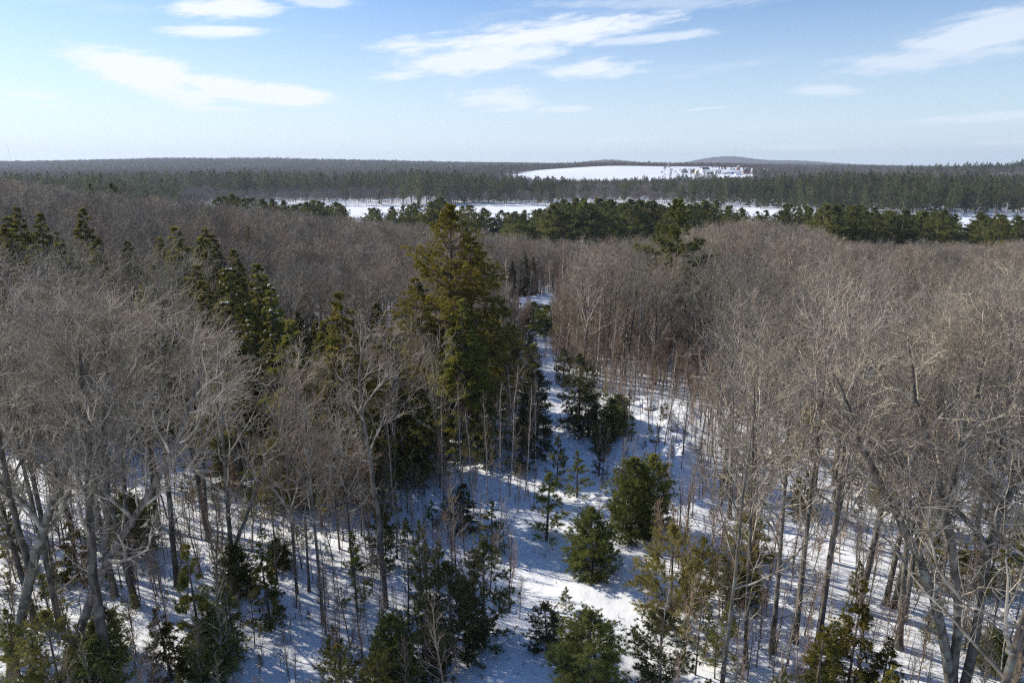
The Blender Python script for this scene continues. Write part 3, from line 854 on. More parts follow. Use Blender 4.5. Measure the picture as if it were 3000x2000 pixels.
YOUNG = [
    (YP[0], 1350, 1592, 1408, 150, 'round dark green young pine at the bottom edge of the snowy clearing', 'young pine'),
    (YPD[0], 1257, 1490, 1385, 82, 'small dark pine left of the round one, beside a thin bare sapling', 'young pine'),
    (YPD[1], 1515, 1585, 1400, 128, 'dark brownish pine at the bottom right of the clearing, tangled with bare twigs', 'young pine'),
    (YP[1], 1360, 1318, 1165, 118, 'bright green egg-shaped pine standing alone in the middle of the clearing', 'young pine'),
    (YPS[0], 1300, 1402, 1345, 40, 'tiny thin pine seedling alone on the open snow', 'young pine'),
    (YP[2], 1445, 1228, 1050, 112, 'broad bushy pine with lit green left side near a leaning birch', 'young pine'),
    (YP[0], 1490, 1215, 1040, 100, 'dark bushy pine pressed against the right of the broad lit pine', 'young pine'),
    (YPS[1], 1255, 1240, 1085, 120, 'loose sparse pine left of the egg-shaped pine', 'young pine'),
    (YPS[2], 1325, 1142, 1035, 78, 'narrow young pine in the track between sparse pine and broad pine', 'young pine'),
    (YPS[0], 1280, 1112, 1000, 66, 'thin pine just up the track behind the narrow young pine', 'young pine'),
    (YPS[1], 1376, 1092, 1030, 48, 'small open pine on bright snow below the dark tall pine', 'young pine'),
    (YPD[0], 1330, 985, 815, 92, 'tall dense almost black pine right of the snowy track', 'young pine'),
    (YPD[1], 1350, 1005, 900, 80, 'black-green pine at the foot of the tall dense one', 'young pine'),
    (YP[1], 1405, 1006, 930, 84, 'low wide olive pine beside the snow-covered boulders', 'young pine'),
    (YP[2], 1380, 1035, 965, 50, 'small green pine in front of the low wide olive one', 'young pine'),
    (YPS[2], 1130, 1262, 1150, 90, 'sparse green pine left of the track among birch stems', 'young pine'),
    (YPD[0], 1062, 1215, 1110, 75, 'dark scrubby pine at the foot of the birch stems', 'young pine'),
    (YPY[0], 1540, 1440, 1205, 165, 'tall yellow-green feathery pine on the right edge of the clearing', 'young pine'),
    (YPY[1], 1600, 1400, 1230, 90, 'yellow-green pine half behind the tall feathery one', 'young pine'),
    (YPD[1], 1112, 1478, 1235, 118, 'dark pine leaning into the clearing, rightmost of the dark left clump', 'young pine'),
    (YPD[0], 1045, 1505, 1290, 125, 'dark dense pine in the middle of the left clump', 'young pine'),
    (YPD[1], 975, 1560, 1370, 120, 'low dark pine at the front of the left clump', 'young pine'),
    (YP[0], 905, 1590, 1410, 110, 'dark green pine on the left end of the clump beside the clearing', 'young pine'),
    (YPY[0], 790, 1640, 1480, 120, 'yellow-green pine top at the bottom edge left of the clearing', 'young pine'),
    (YPY[1], 870, 1660, 1500, 110, 'yellowish pine top at the bottom edge under the dark clump', 'young pine'),
    (YPS[0], 965, 1400, 1190, 80, 'tall loose grey-green pine behind the dark left clump', 'young pine'),
    (YPS[1], 1010, 1350, 1240, 70, 'thin pine between the loose grey-green pine and the track', 'young pine'),
    (YPS[2], 820, 1400, 1220, 85, 'sparse pine beside the leaning dark trunk left of the clearing', 'young pine'),
    (YPD[1], 880, 1310, 1160, 70, 'shaded pine behind the leaning dark trunk', 'young pine'),
    (YH[0], 622, 1440, 1245, 95, 'slender young hemlock with dark crown on shaded snow at left', 'young hemlock'),
    (YH[1], 465, 1520, 1250, 120, 'wide ragged hemlock beneath the left bare trees', 'young hemlock'),
    (YH[2], 530, 1500, 1310, 90, 'small hemlock touching the wide ragged hemlock', 'young hemlock'),
    (YH[0], 395, 1560, 1390, 110, 'low hemlock at bottom left with snow showing through', 'young hemlock'),
    (YPY[1], 650, 1170, 1045, 110, 'yellow-green bushy pine below the snow-dotted hemlock', 'young pine'),
    (YPY[0], 150, 1640, 1400, 150, 'olive pine at the bottom left corner between big trunks', 'young pine'),
    (YP[1], 240, 1660, 1470, 120, 'green pine top at the bottom edge near the twin left trunks', 'young pine'),
    (YPS[1], 60, 1620, 1390, 110, 'thin olive pine on the left border of the picture', 'young pine'),
    (YPS[2], 120, 1440, 1320, 90, 'small olive pine behind the left corner pine', 'young pine'),
    (YH[1], 1945, 1590, 1340, 110, 'dark narrow hemlock in front of the two pale right trunks', 'young hemlock'),
    (YH[2], 1870, 1620, 1440, 120, 'broad low hemlock at the bottom edge right of the clearing', 'young hemlock'),
    (YH[0], 2020, 1610, 1470, 100, 'low hemlock between the narrow hemlock and the forked oak', 'young hemlock'),
    (YPY[0], 1690, 1330, 1185, 110, 'yellow-green pine in the shade of the right wood', 'young pine'),
    (YPS[0], 1740, 1290, 1190, 90, 'loose olive pine right of the yellow-green shaded one', 'young pine'),
    (YPS[1], 1660, 1540, 1380, 90, 'olive pine among thin stems on the lower right', 'young pine'),
    (YH[2], 2120, 1330, 1200, 100, 'young hemlock on bright snow behind the forked oak', 'young hemlock'),
    (YH[1], 2230, 1360, 1240, 120, 'bushy hemlock behind the rightmost big trunk', 'young hemlock'),
    (YH[0], 2310, 1340, 1190, 110, 'tall hemlock sapling near the right border', 'young hemlock'),
    (YH[2], 1840, 1180, 1080, 80, 'green hemlock sapling deep between the right trunks', 'young hemlock'),
    (YP[0], 1225, 745, 693, 60, 'round green pine below the snowy road', 'young pine'),
    (YP[1], 1255, 765, 700, 66, 'olive pine beside the round one below the road', 'young pine'),
    (YPD[0], 1180, 850, 745, 60, 'dark pine on the left side of the narrow track', 'young pine'),
    (YPD[1], 1205, 900, 800, 60, 'dark pine further down the left side of the track', 'young pine'),
    (YPD[0], 1235, 990, 850, 66, 'shaded pine leaning over the left edge of the narrow track', 'young pine'),
    (YPD[1], 1190, 1080, 960, 76, 'shaded pine among birch stems left of the track', 'young pine'),
    (YPD[0], 1168, 935, 815, 58, 'dark pine in the strip left of the track, beside the black-shaded hemlock', 'young pine'),
    (YPD[1], 1218, 962, 850, 56, 'dark pine at the left lip of the track, level with the tall dense one', 'young pine'),
    (YPD[0], 1200, 1020, 905, 60, 'dark pine below the black-shaded hemlock by the track', 'young pine'),
    (YPD[1], 1226, 880, 790, 46, 'dark pine pinching the track from the left', 'young pine'),
    (YPD[0], 1172, 868, 770, 50, 'dark pine behind the birches left of the track', 'young pine'),
    (YPD[1], 1212, 800, 730, 40, 'little dark pine left of the track just below the road', 'young pine'),
    (YPD[0], 1242, 1050, 950, 52, 'dark pine where the track opens into the clearing, left side', 'young pine'),
    (YPD[1], 1292, 880, 800, 44, 'dark pine pinching the track from the right', 'young pine'),
    (YP[1], 1420, 965, 905, 60, 'olive pine at the left foot of the boulders', 'young pine'),
    (YP[2], 1290, 800, 740, 50, 'dull green pine on the right of the narrow track below the road', 'young pine'),
]
for (k, px, pb, ptp, w, lb, ct) in YOUNG:
    by_px(k, 'young_pine' if ct == 'young pine' else 'young_hemlock', px, pb, ptp, lb, ct, w=w, group='young evergreens around the clearing')

# tall conifers
def tall(kind, name, px, pyt, Y, label, cat, wid=1., group='tall evergreens above the bare wood', lean=0.):
    d = ray(px, pyt); t = Y / d[1]; x = d[0] * t; zt = CAMZ + d[2] * t
    gz = float(height(x, Y))
    return place(kind, name, x, Y, zt - gz, label, cat, group, wid=wid, lean=lean, z=gz)


tall(BIGP, 'tall_pine', 1018, 470, 59, 'tall golden-topped pine left of the clearing, highest in the middle of the picture', 'pine tree')
tall(BIGP2, 'hemlock_tree', 1088, 545, 60, 'dark hemlock shouldering the golden-topped pine on its right', 'hemlock')
tall(BIGP2, 'hemlock_tree', 965, 640, 58, 'shorter olive hemlock on the left of the golden-topped pine', 'hemlock', wid=.8)
tall(HEM[1], 'hemlock_tree', 1060, 690, 54, 'dark hemlock in the shade under the golden-topped pine', 'hemlock', wid=1.1)
tall(HEM[2], 'hemlock_tree', 1130, 700, 66, 'black-shaded hemlock between the golden-topped pine and the snowy track', 'hemlock', wid=1.0)
tall(PIN[0], 'tall_pine', 1556, 458, 88, 'flat-topped pine rising alone above the right canopy near the middle', 'pine tree', wid=1.0)
tall(SPR[0], 'spruce_tree', 1205, 575, 136, 'black narrow spruce standing behind the snowy road', 'spruce')
tall(SPR[1], 'spruce_tree', 1178, 600, 132, 'dark spruce left of the narrow one behind the road', 'spruce')
tall(SPR[1], 'spruce_tree', 1222, 590, 140, 'dark spruce right of the narrow one behind the road', 'spruce')
tall(PIN[1], 'tall_pine', 209, 421, 235, 'small pine top poking out of the left ridge, left of a pair', 'pine tree', wid=.7)
tall(PIN[2], 'tall_pine', 253, 420, 230, 'wider pine top poking out of the left ridge, right of a pair', 'pine tree', wid=.9)
HEMS = [(45, 478, 92), (72, 492, 88), (12, 500, 84), (182, 480, 90), (130, 560, 70), (225, 560, 78), (300, 555, 80), (452, 545, 92), (480, 552, 84),
        (350, 610, 66), (420, 640, 62), (540, 575, 80), (515, 620, 70), (585, 660, 66), (612, 655, 62), (560, 735, 56), (620, 770, 54),
        (690, 720, 66), (745, 760, 60), (800, 745, 64), (860, 770, 58), (905, 720, 66), (700, 650, 90), (820, 680, 84), (30, 610, 62), (90, 640, 60),
        (660, 850, 50), (740, 870, 50), (830, 880, 50), (905, 860, 52), (960, 850, 50), (385, 560, 110), (560, 520, 130)]
for i, (px, py, Y) in enumerate(HEMS):
    k = HEM[i % 3] if px > 500 or i % 3 else HEM[1]
    k = HEM[0] if (500 < px < 660 and Y < 70) else (HEM[1 + i % 2])
    where = ('on the left border' if px < 100 else 'left of the snow-dotted hemlocks' if px < 500 else 'dotted with lumps of snow' if (px < 660 and Y < 70)
             else 'in the shaded stand left of the golden-topped pine')
    fine = ('higher, ' if py < 495 else 'middle, ' if py < 560 else 'lower, ') if px < 100 else ('far, ' if Y > 85 else 'mid-distance, ' if Y > 72 else 'near, ') if px < 500 else (
        ('front ' if Y < 56 else 'rear ' if Y > 70 else 'middle ') + ('leftmost, ' if px < 700 else 'left, ' if px < 790 else 'centre, ' if px < 850 else 'rightmost, '))
    tall(k, 'hemlock_tree', px, py, Y, fine + 'olive hemlock ' + where, 'hemlock', wid=rnd.uniform(.8, 1.15), group='hemlocks ' + where)

hg = jgrid(47, 100, 5.2, 71, fov=.8)
hx, hy = hg[:, 0], hg[:, 1]; hc = col_of(hx, hy); hin = inside(hx, hy, CLEAR) | (edge_dist(hx, hy, CLEAR) < 2.5)
A1 = (hc > 620) & (hc < 1140) & (hy < 72) & (R.rand(len(hx)) < .92)
A2 = (hc > 490) & (hc < 640) & (hy > 50) & (hy < 74) & (R.rand(len(hx)) < .85)
A3 = (hc < 490) & (hy > 56) & (hy < 100) & (R.rand(len(hx)) < .62)
for i in np.where((A1 | A2 | A3) & ~hin)[0]:
    row = rnd.uniform(660, 790) if A1[i] else rnd.uniform(600, 730) if A2[i] else (rnd.uniform(520, 630) if hy[i] > 76 else rnd.uniform(585, 680))
    hgz = float(height(hx[i], hy[i])); d_ = ray(1176, row); h_ = CAMZ + d_[2] / d_[1] * hy[i] - hgz
    if h_ < 5: continue
    if A1[i]: wh = 'at the foot of the golden-topped pine' if hc[i] > 900 else 'above the lone dark trunk'
    elif A2[i]: wh = 'dotted with lumps of snow' if hy[i] < 64 else 'behind the snow-dotted hemlocks'
    else: wh = 'among bare oaks near the left border' if hc[i] < 200 else 'behind the dark left oaks'
    sz = 'tall' if h_ > 13.5 else 'low' if h_ < 11 else 'mid-sized'
    place(HEM[0] if wh.startswith('dotted') else HEM[1 + i % 2], 'hemlock_tree', hx[i], hy[i], h_, '%s olive hemlock %s' % (sz, wh), 'hemlock', '%s hemlocks %s' % (sz, wh), wid=rnd.uniform(.85, 1.2), z=hgz)

# hero hardwoods with their own stems
def hero(seed, stems, label, **kw):
    allg = []
    base = np.array(stems[0][0][0])
    b = near_z(base[0], base[1]); gz = float(height(b[0], b[1]))
    Y = b[1]
    for path, ra, rb in stems:
        G = []
        for n_, p in enumerate(path):
            Yp = Y + (p[2] if len(p) > 2 else 0)
            G.append(pt(p[0], p[1], Yp) - np.array([b[0], b[1], gz]))
        if path is stems[0][0] or path[0][:2] == stems[0][0][0][:2]:
            G[0][2] = -.3
        allg.append((G, ra, rb))
    k = hardwood(seed, guides=allg, **kw)
    e = bpy.data.objects.new('oak_tree', None); COL.objects.link(e); e.location = (b[0], b[1], gz)
    tag(e, label, 'bare tree', 'big bare oaks in the foreground')
    for nm, me in [('trunk', k.trunk), ('crown', k.crown)] + [('limb', q) for q in k.limbs]:
        o = bpy.data.objects.new(nm, me); o.parent = e; COL.objects.link(o)


hero(501, [([(2190, 1600), (2165, 1450), (2130, 1320), (2095, 1250), (2050, 1160), (1990, 1060), (1955, 950), (1915, 860, 1)], .24, .05),
           ([(2190, 1600), (2205, 1400), (2192, 1280), (2170, 1180), (2150, 1060), (2105, 960), (2095, 860), (2085, 780, 2)], .21, .04),
           ([(2170, 1180), (2200, 1060), (2220, 960), (2255, 860), (2265, 790)], .12, .03)],
     'big grey oak forking near the ground at lower right, one limb arching left', h=11.5, limbs=9, k2=5, k3=6, k4=5, crown0=.3, spread=.8, sides=10)
hero(502, [([(2205, 1610), (2250, 1430), (2262, 1300), (2285, 1200), (2330, 1110), (2390, 1020), (2420, 860)], .22, .05),
           ([(2270, 1260), (2210, 1180), (2130, 1120), (2060, 1060), (1990, 1010)], .12, .03),
           ([(2285, 1200), (2280, 1080), (2310, 960), (2320, 860), (2322, 790)], .12, .03)],
     'big oak leaning right beside the forked oak at lower right', h=11.5, limbs=9, k2=5, k3=6, k4=5, crown0=.3, spread=.8, sides=10)
hero(503, [([(20, 1570), (50, 1380), (85, 1250), (130, 1130), (175, 1000), (205, 900), (240, 800)], .25, .04),
           ([(70, 1310), (30, 1180), (10, 1060), (-15, 930), (0, 830)], .14, .03)],
     'dark forked oak at the lower left corner', h=12, limbs=10, k2=5, k3=6, k4=5, crown0=.3, sides=9)
hero(504, [([(120, 1600), (190, 1420), (240, 1290), (300, 1200), (370, 1090), (430, 960), (470, 820)], .22, .04),
           ([(240, 1290), (250, 1150), (235, 1000), (250, 880), (235, 780)], .13, .03)],
     'dark oak slanting to the right across the lower left', h=12, limbs=10, k2=5, k3=6, k4=5, crown0=.35, sides=9)
hero(505, [([(262, 1640), (240, 1480), (215, 1330), (205, 1200), (205, 1050), (195, 920), (180, 780)], .24, .04)],
     'thick upright oak between the two slanting oaks at left', h=12, limbs=13, k2=6, k3=6, k4=5, crown0=.4, sides=9)
hero(506, [([(888, 1395), (880, 1320), (872, 1220), (862, 1120), (848, 1040), (830, 960), (820, 880), (840, 760)], .15, .03)],
     'dark slender trunk curving left beside the clearing, forked near its foot', h=10, limbs=9, k2=5, k3=5, k4=4, crown0=.5, spread=.8)
hero(507, [([(535, 1330), (520, 1300), (560, 1200), (590, 1120), (620, 1040), (670, 960), (700, 840)], .13, .03)],
     'leaning bare tree slanting right over snow in the left wood', h=10, limbs=9, k2=5, k3=5, k4=4, crown0=.5, spread=.8)
hero(508, [([(405, 1345), (398, 1240), (385, 1120), (372, 980), (370, 880), (380, 760), (360, 640)], .18, .03)],
     'straight dark trunk right of the slanting oak, seen against blue snow', h=13, limbs=11, k2=5, k3=6, k4=5, crown0=.45)

# straight trunks one can tell apart (base px, base row, top row)
STR = [(1825, 1475, 640, 'pale straight trunk, left one of two side by side at right'),
       (1878, 1490, 650, 'pale straight trunk, right one of two side by side at right'),
       (1972, 1400, 660, 'slim straight trunk between the paired trunks and the forked oak'),
       (2052, 1395, 700, 'short visible trunk just left of the arching oak limb'),
       (2075, 1425, 690, 'trunk leaning right behind the arching oak limb'),
       (2330, 1570, 620, 'pale trunk on the right border of the picture'),
       (1712, 1520, 760, 'thin bare tree right of the tall yellow-green pine'),
       (1655, 1600, 800, 'thin dark tree at the bottom right of the clearing'),
       (1720, 1330, 700, 'bare tree behind the yellow-green pine in the right wood'),
       (1905, 1290, 640, 'middle distance trunk behind the paired pale trunks'),
       (2005, 1260, 640, 'middle distance trunk above the low hemlocks at right'),
       (2140, 1250, 640, 'middle distance trunk between the limbs of the forked oak'),
       (2240, 1240, 600, 'middle distance trunk left of the right border'),
       (122, 1320, 600, 'upright dark trunk behind the lower left oak'),
       (302, 1335, 640, 'slim dark trunk between thick upright oak and straight dark trunk'),
       (265, 1370, 600, 'dark trunk crowding the thick upright oak'),
       (682, 1362, 830, 'straight dark trunk alone on striped snow left of the clearing'),
       (742, 1432, 800, 'straight thin dark trunk nearer than the lone one left of the clearing'),
       (520, 1150, 700, 'bare tree at the back edge of the open snow in the left wood'),
       (1040, 1000, 640, 'bare tree in front of the golden-topped pine')]
STR += [(960, 1085, 700, 'bare tree crossing in front of the short olive hemlock'), (1012, 1120, 745, 'thin bare tree below the golden-topped pine'),
        (1092, 1010, 715, 'bare tree against the black-shaded hemlock'), (905, 1160, 735, 'bare tree left of the thin one below the golden-topped pine'), (1130, 960, 760, 'slight bare tree at the left lip of the narrow track')]
for i, (px, pb, ptp, lb) in enumerate(STR):
    kk = HW if px < 500 or px > 1760 else HWS
    by_px(kk[i % len(kk)], 'bare_tree', px, pb, ptp, lb, 'bare tree', group='bare trees with trunks in plain view', wid=.85)

# birches and leaning white stems
BIRP = [(1170, 1140, 830), (1148, 1150, 870), (1120, 1160, 900), (1205, 1150, 880), (1090, 1190, 930), (1230, 1080, 860), (1060, 1120, 850), (1185, 1060, 830),
        (1290, 690, 540), (1262, 700, 590), (1310, 700, 560), (1345, 830, 640), (1370, 870, 600), (1400, 890, 700), (1440, 1000, 800), (1530, 1150, 1010),
        (930, 1100, 830), (905, 1180, 900), (840, 1260, 980), (1465, 880, 640), (1508, 1590, 1330), (1015, 1130, 880)]
BL = ['white birch left of the track', 'pale birch behind the snowy road', 'white birch stem on the right of the track']
for i, (px, pb, ptp) in enumerate(BIRP):
    w = 1 if pb < 720 else (2 if px > 1300 else 0)
    lb = BL[w] + ', ' + ('far down in front' if pb > 1150 else 'lower end' if pb > 1110 else 'upper end') + (' by the curving dark trunk' if px < 950 else ' near the shaded hemlock' if px < 1100 else ' close to the snow edge') if w == 0 else (
        BL[w] + ', ' + ('left stem' if px < 1280 else 'middle stem' if px < 1300 else 'right stem') if w == 1 else BL[w] + (', at the bottom edge' if pb > 1500 else ', near the broad bushy pine' if pb > 1100 else ', above the boulders' if px > 1420 else ', behind the tall dense pine'))
    by_px(BIR[i % 4], 'birch_tree', px, pb, ptp, lb, 'birch', group=['birches left of the track', 'birches behind the road', 'birches right of the track'][w], wid=.7)

# dry-leaved beeches
for i, (px, pb, ptp) in enumerate([(780, 1260, 990), (830, 1230, 1000), (740, 1210, 980)]):
    by_px(HWB, 'beech_sapling', px, pb, ptp, ['young beech holding orange dry leaves left of the clearing', 'beech with dry leaves close to the curving dark trunk', 'leftmost beech with a few dry orange leaves'][i], 'beech')

# ---- the bare wood, nearest trees as individuals
cand = np.vstack([jgrid(21, 345, 4.7, 41), jgrid(62, 230, 4.6, 42)])
x, y = cand[:, 0], cand[:, 1]
ok = ~inside(x, y, CLEAR) & (edge_dist(x, y, CLEAR) > 1.6)
c = col_of(x, y); gz = height(x, y)
pyb = rowpy(x, y, gz)
# open snow in the left wood
e1 = ((c - 330) / 260) ** 2 + ((pyb - 1090) / 95) ** 2 < 1
ok &= ~(e1 & (R.rand(len(x)) < .85))
# thin out the foreground
ok &= ~((y < 45) & (R.rand(len(x)) < .45))
ok &= ~((y < 32) & (np.abs(c - 1240) < 560))
ok &= ~((y < 30) & (R.rand(len(x)) < .5))
# road corridor
rd = np.array([gpt(1020, 712), gpt(1150, 699), gpt(1215, 687), gpt(1290, 668), gpt(1400, 640), gpt(1560, 612)])
dr = np.full(len(x), 1e9)
for i in range(len(rd) - 1):
    ab = rd[i + 1] - rd[i]; t = np.clip(((x - rd[i][0]) * ab[0] + (y - rd[i][1]) * ab[1]) / (ab @ ab), 0, 1)
    dr = np.minimum(dr, np.hypot(x - rd[i][0] - ab[0] * t, y - rd[i][1] - ab[1] * t))
ok &= dr > 5.5
# pine belt by the near shore keeps most bare trees out
ok &= ~((y > 250) & (c > 560))
ok &= ~((gz < -10.4) & (c > 560) & (y > 205) & (R.rand(len(x)) < .6))
ok &= gz > -12.6
ok &= ~((np.abs(c - 1540) < 95) & (y > 66) & (y < 104) & (R.rand(len(x)) < .6))
ok &= ~((c > 480) & (c < 1130) & (y > 46) & (y < 76) & (R.rand(len(x)) < .84))
ok &= ~((c < 640) & (y > 44) & (y < 108) & (R.rand(len(x)) < .58))
ok &= ~((c > 650) & (c < 1176) & (y < 44) & (R.rand(len(x)) < .5))
ok &= ~((c > 2050) & (y < 60) & (R.rand(len(x)) < .3))
x, y, c, gz = x[ok], y[ok], c[ok], gz[ok]


def hfun(c, y):
    h = np.full(len(c), 15.0)
    h = np.where(c < 480, 17.2 - 2.2 * sst(60, 120, y), h)
    mid = (c > 480) & (c < 1140) & (y < 56); h = np.where(mid, 10.5, h)
    mid2 = (c > 480) & (c < 960) & (y >= 56) & (y < 100); h = np.where(mid2, 13.5, h)
    r1 = (c > 1480) & (c < 1700) & (y < 50); h = np.where(r1, 10.5, h)
    h = np.where((c > 1700) & (y < 60), 16.5, h)
    h = np.where((c > 1130) & (c < 1340) & (y > 60) & (y < 128), 7.5, h)
    h = np.where((c > 1130) & (c < 1420) & (y > 128) & (y < 200), 12.0, h)
    return h


hh = hfun(c, y) * R.uniform(.84, 1.12, len(c))
LINE_FAR = ([0, 250, 400, 600, 750, 900, 1100, 1200, 1400, 1500, 1650, 1720, 1850, 1950, 2300, 2352], [405, 445, 465, 482, 500, 515, 532, 548, 562, 548, 518, 508, 520, 562, 562, 558])
LINE_NEAR = ([0, 480, 520, 700, 930, 1176, 1300, 1600, 1700, 2352], [545, 560, 600, 620, 620, 620, 560, 540, 565, 600])
wgt = sst(np.where(c < 640, 90, 60), np.where(c < 640, 150, 160), y)
line = np.interp(c, *LINE_NEAR) * (1 - wgt) + np.interp(c, *LINE_FAR) * wgt + R.uniform(0, 14, len(c))
cap = np.array([CAMZ + ray(1176, r_)[2] / ray(1176, r_)[1] * yy_ - g_ for r_, yy_, g_ in zip(line, y, gz)])
hh = np.minimum(hh, cap)
keep_ = hh > 6.5
x, y, c, gz, hh = x[keep_], y[keep_], c[keep_], gz[keep_], hh[keep_]
order = np.argsort(y)
x, y, c, gz, hh = x[order], y[order], c[order], gz[order], hh[order]
NI = 255
COLS = [(250, 'near the left border'), (480, 'among the dark left oaks'), (700, 'left of the lone dark trunk'), (930, 'by the curving dark trunk'),
        (1176, 'in line with the golden-topped pine'), (1420, 'straight above the narrow track'), (1600, 'behind the snow-covered boulders'), (1760, 'past the tall yellow-green pine'),
        (1930, 'around the two pale trunks'), (2130, 'left of the forked oak'), (9999, 'near the right border')]
ROWS = [(38, 'in the front row'), (52, 'in the second rank'), (68, 'in the middle rank'), (9999, 'in the back rank')]


def describe(c, y, h, hs):
    size = 'tall' if h > hs * 1.03 else 'low' if h < hs * .93 else 'mid-height'
    tone = 'dark' if c < 560 else 'grey' if c < 1176 else 'sunlit'
    return '%s %s bare tree %s %s' % (size, tone, next(t for q, t in ROWS if y < q), next(t for q, t in COLS if c < q))


for i in range(min(NI, len(x))):
    kk = HWS if hh[i] < 13 else HW
    lb = describe(c[i], y[i], hh[i], hfun(c[i:i + 1], y[i:i + 1])[0])
    place(kk[rnd.randrange(len(kk))], 'bare_tree', x[i], y[i], hh[i], lb, 'bare tree', lb.split(' ', 2)[2].replace('bare tree', 'bare trees'), wid=rnd.uniform(.85, 1.1), z=gz[i])
rest = slice(NI, None)
scatter('bare_wood', np.stack([x[rest], y[rest]], -1), HWM, 'dense mass of bare grey-brown trees between the near wood and the lake pines', 'wood', hh[rest] / np.mean([q.h for q in HWM]), 1)
print('hardwoods', len(x), 'last individual y', y[min(NI, len(x)) - 1])

# ---- saplings and thicket
sp = np.vstack([jgrid(26, 128, 1.35, 43, fov=.8), jgrid(58, 126, 1.35, 44, fov=.30), jgrid(131, 215, 1.7, 46, fov=.26)])
x, y = sp[:, 0], sp[:, 1]; c = col_of(x, y); ed = edge_dist(x, y, CLEAR); ins = inside(x, y, CLEAR)
p = np.where(~ins & (ed < 6), .22, np.where(y < 52, .11, .05))
p = np.where((c > 1010) & (c < 1240) & (y > 42) & (y < 90) & (ed < 12), .85, p)
p = np.where((c > 1262) & (c < 1680) & (y > 60) & (y < 124) & ~ins, .52, p)
p = np.where((c > 1160) & (c < 1240) & (y > 60) & (y < 118) & ~ins, .8, p)
p = np.where(ins & (ed > 1.2), .015, p)
p = np.where(ins & (ed <= 2.2) & (y > 34), .14, p)
p = np.where(ins & (c > 1380) & (y > 46), .12, p)
p = np.where((y > 130) & (c > 1120) & (c < 1560), .6, np.where(y > 130, 0, p))
trail = ins & (y > 62) & (y < 118)
p = np.where(trail, .0, p)
p = np.where((c > 560) & (c < 1020) & (y < 52), .16, p)
ok = R.rand(len(x)) < p
x, y, c = x[ok], y[ok], c[ok]
order = np.argsort(y); x, y, c = x[order], y[order], c[order]
print('saplings', len(x))
for i in range(min(300, len(x))):
    right = c[i] > 1240
    k = SAPF if y[i] > 62 else (SAPG if R.rand() < .45 else SAP); k = k[rnd.randrange(len(k))]
    far = y[i] > 55
    lb = ('thin bare sapling standing ' + ('right of the clearing' if right else 'left of the clearing') + (', farther up by the track' if far else ', close to the viewer'))
    hs_ = rnd.uniform(3.2, 6.8)
    where = next(t for q, t in ((560, 'near the left trunks'), (800, 'by the lone dark trunk'), (1000, 'by the curving dark trunk'), (1176, 'beside the dark pine clump'), (1300, 'in the middle of the clearing'),
                                (1500, 'around the broad bushy pine'), (1700, 'beside the tall yellow-green pine'), (1950, 'near the two pale trunks'), (9999, 'near the forked oak')) if c[i] < q)
    lb = '%s bare sapling %s %s' % ('tall' if hs_ > 5.6 else 'short' if hs_ < 4.4 else 'slender', 'in the foreground' if y[i] < 36 else 'a little way back' if y[i] < 48 else 'farther up', where)
    place(k, 'sapling', x[i], y[i], hs_, lb, 'sapling', 'saplings: ' + lb)
if len(x) > 300:
    scatter('sapling_thicket', np.stack([x[300:], y[300:]], -1), SAPF + SAPF + SAPF[:3] + SAPG[:1], 'reddish brown thicket of thin saplings along the track', 'thicket', .35 + .75 * fbm(x[300:] / 6, y[300:] / 6, 2, 44) + .25 * R.rand(len(x) - 300), 2)

# low undergrowth in the woods and on the shaded left side of the track
ug = jgrid(21, 96, 1.0, 49, fov=.8)
x, y = ug[:, 0], ug[:, 1]; c = col_of(x, y); ins = inside(x, y, CLEAR); ed = edge_dist(x, y, CLEAR)
p = np.where(~ins, .85, 0.0) * (.35 + 1.3 * fbm(x / 5, y / 5, 3, 13))
p = np.where(ins & (c < 1235) & (y > 44), .28, p)
p = np.where(ins & (c > 1400) & (y > 44), .5, p)
p = np.where(ins & (c > 1320) & (y > 62), .6, p)
p = np.where(ins & (ed < 1.6), .16, p)
ok = R.rand(len(x)) < p
scatter('undergrowth', np.stack([x[ok], y[ok]], -1), SAPF[:4] + SAPG + [YPS[0]], 'low twiggy undergrowth standing in the snow beneath the bare trees', 'undergrowth', .14 + .50 * R.rand(ok.sum()) ** 1.6, 12)
print('undergrowth', ok.sum())

# understory evergreens in the woods
us = jgrid(25, 120, 4.4, 47, fov=.8)
x, y = us[:, 0], us[:, 1]; c = col_of(x, y); ok = ~inside(x, y, CLEAR) & (edge_dist(x, y, CLEAR) > 3) & (R.rand(len(x)) < np.where(y < 48, .42, .18))
x, y, c = x[ok], y[ok], c[ok]
print('understory', len(x))
for i in range(len(x)):
    left = c[i] < 1176
    k = [YH[0], YH[1], YH[2], YPS[0], YPY[1], YP[0], YP[2]][rnd.randrange(7)]
    near = y[i] < 55
    hs_ = rnd.uniform(2.0, 4.6)
    lb = '%s %s %s, %s' % ('knee-high' if hs_ < 2.6 else 'small' if hs_ < 3.6 else 'taller', 'hemlock' if k in YH else 'yellowish pine' if k in YPY else 'bushy pine' if k in YP else 'thin pine', next(t for q, t in COLS if c[i] < q),
                           'at the very front' if y[i] < 33 else 'near the viewer' if y[i] < 44 else 'halfway back' if y[i] < 62 else 'deep in the wood')
    place(k, 'understory_evergreen', x[i], y[i], hs_, lb, 'small evergreen', 'understory: ' + lb)

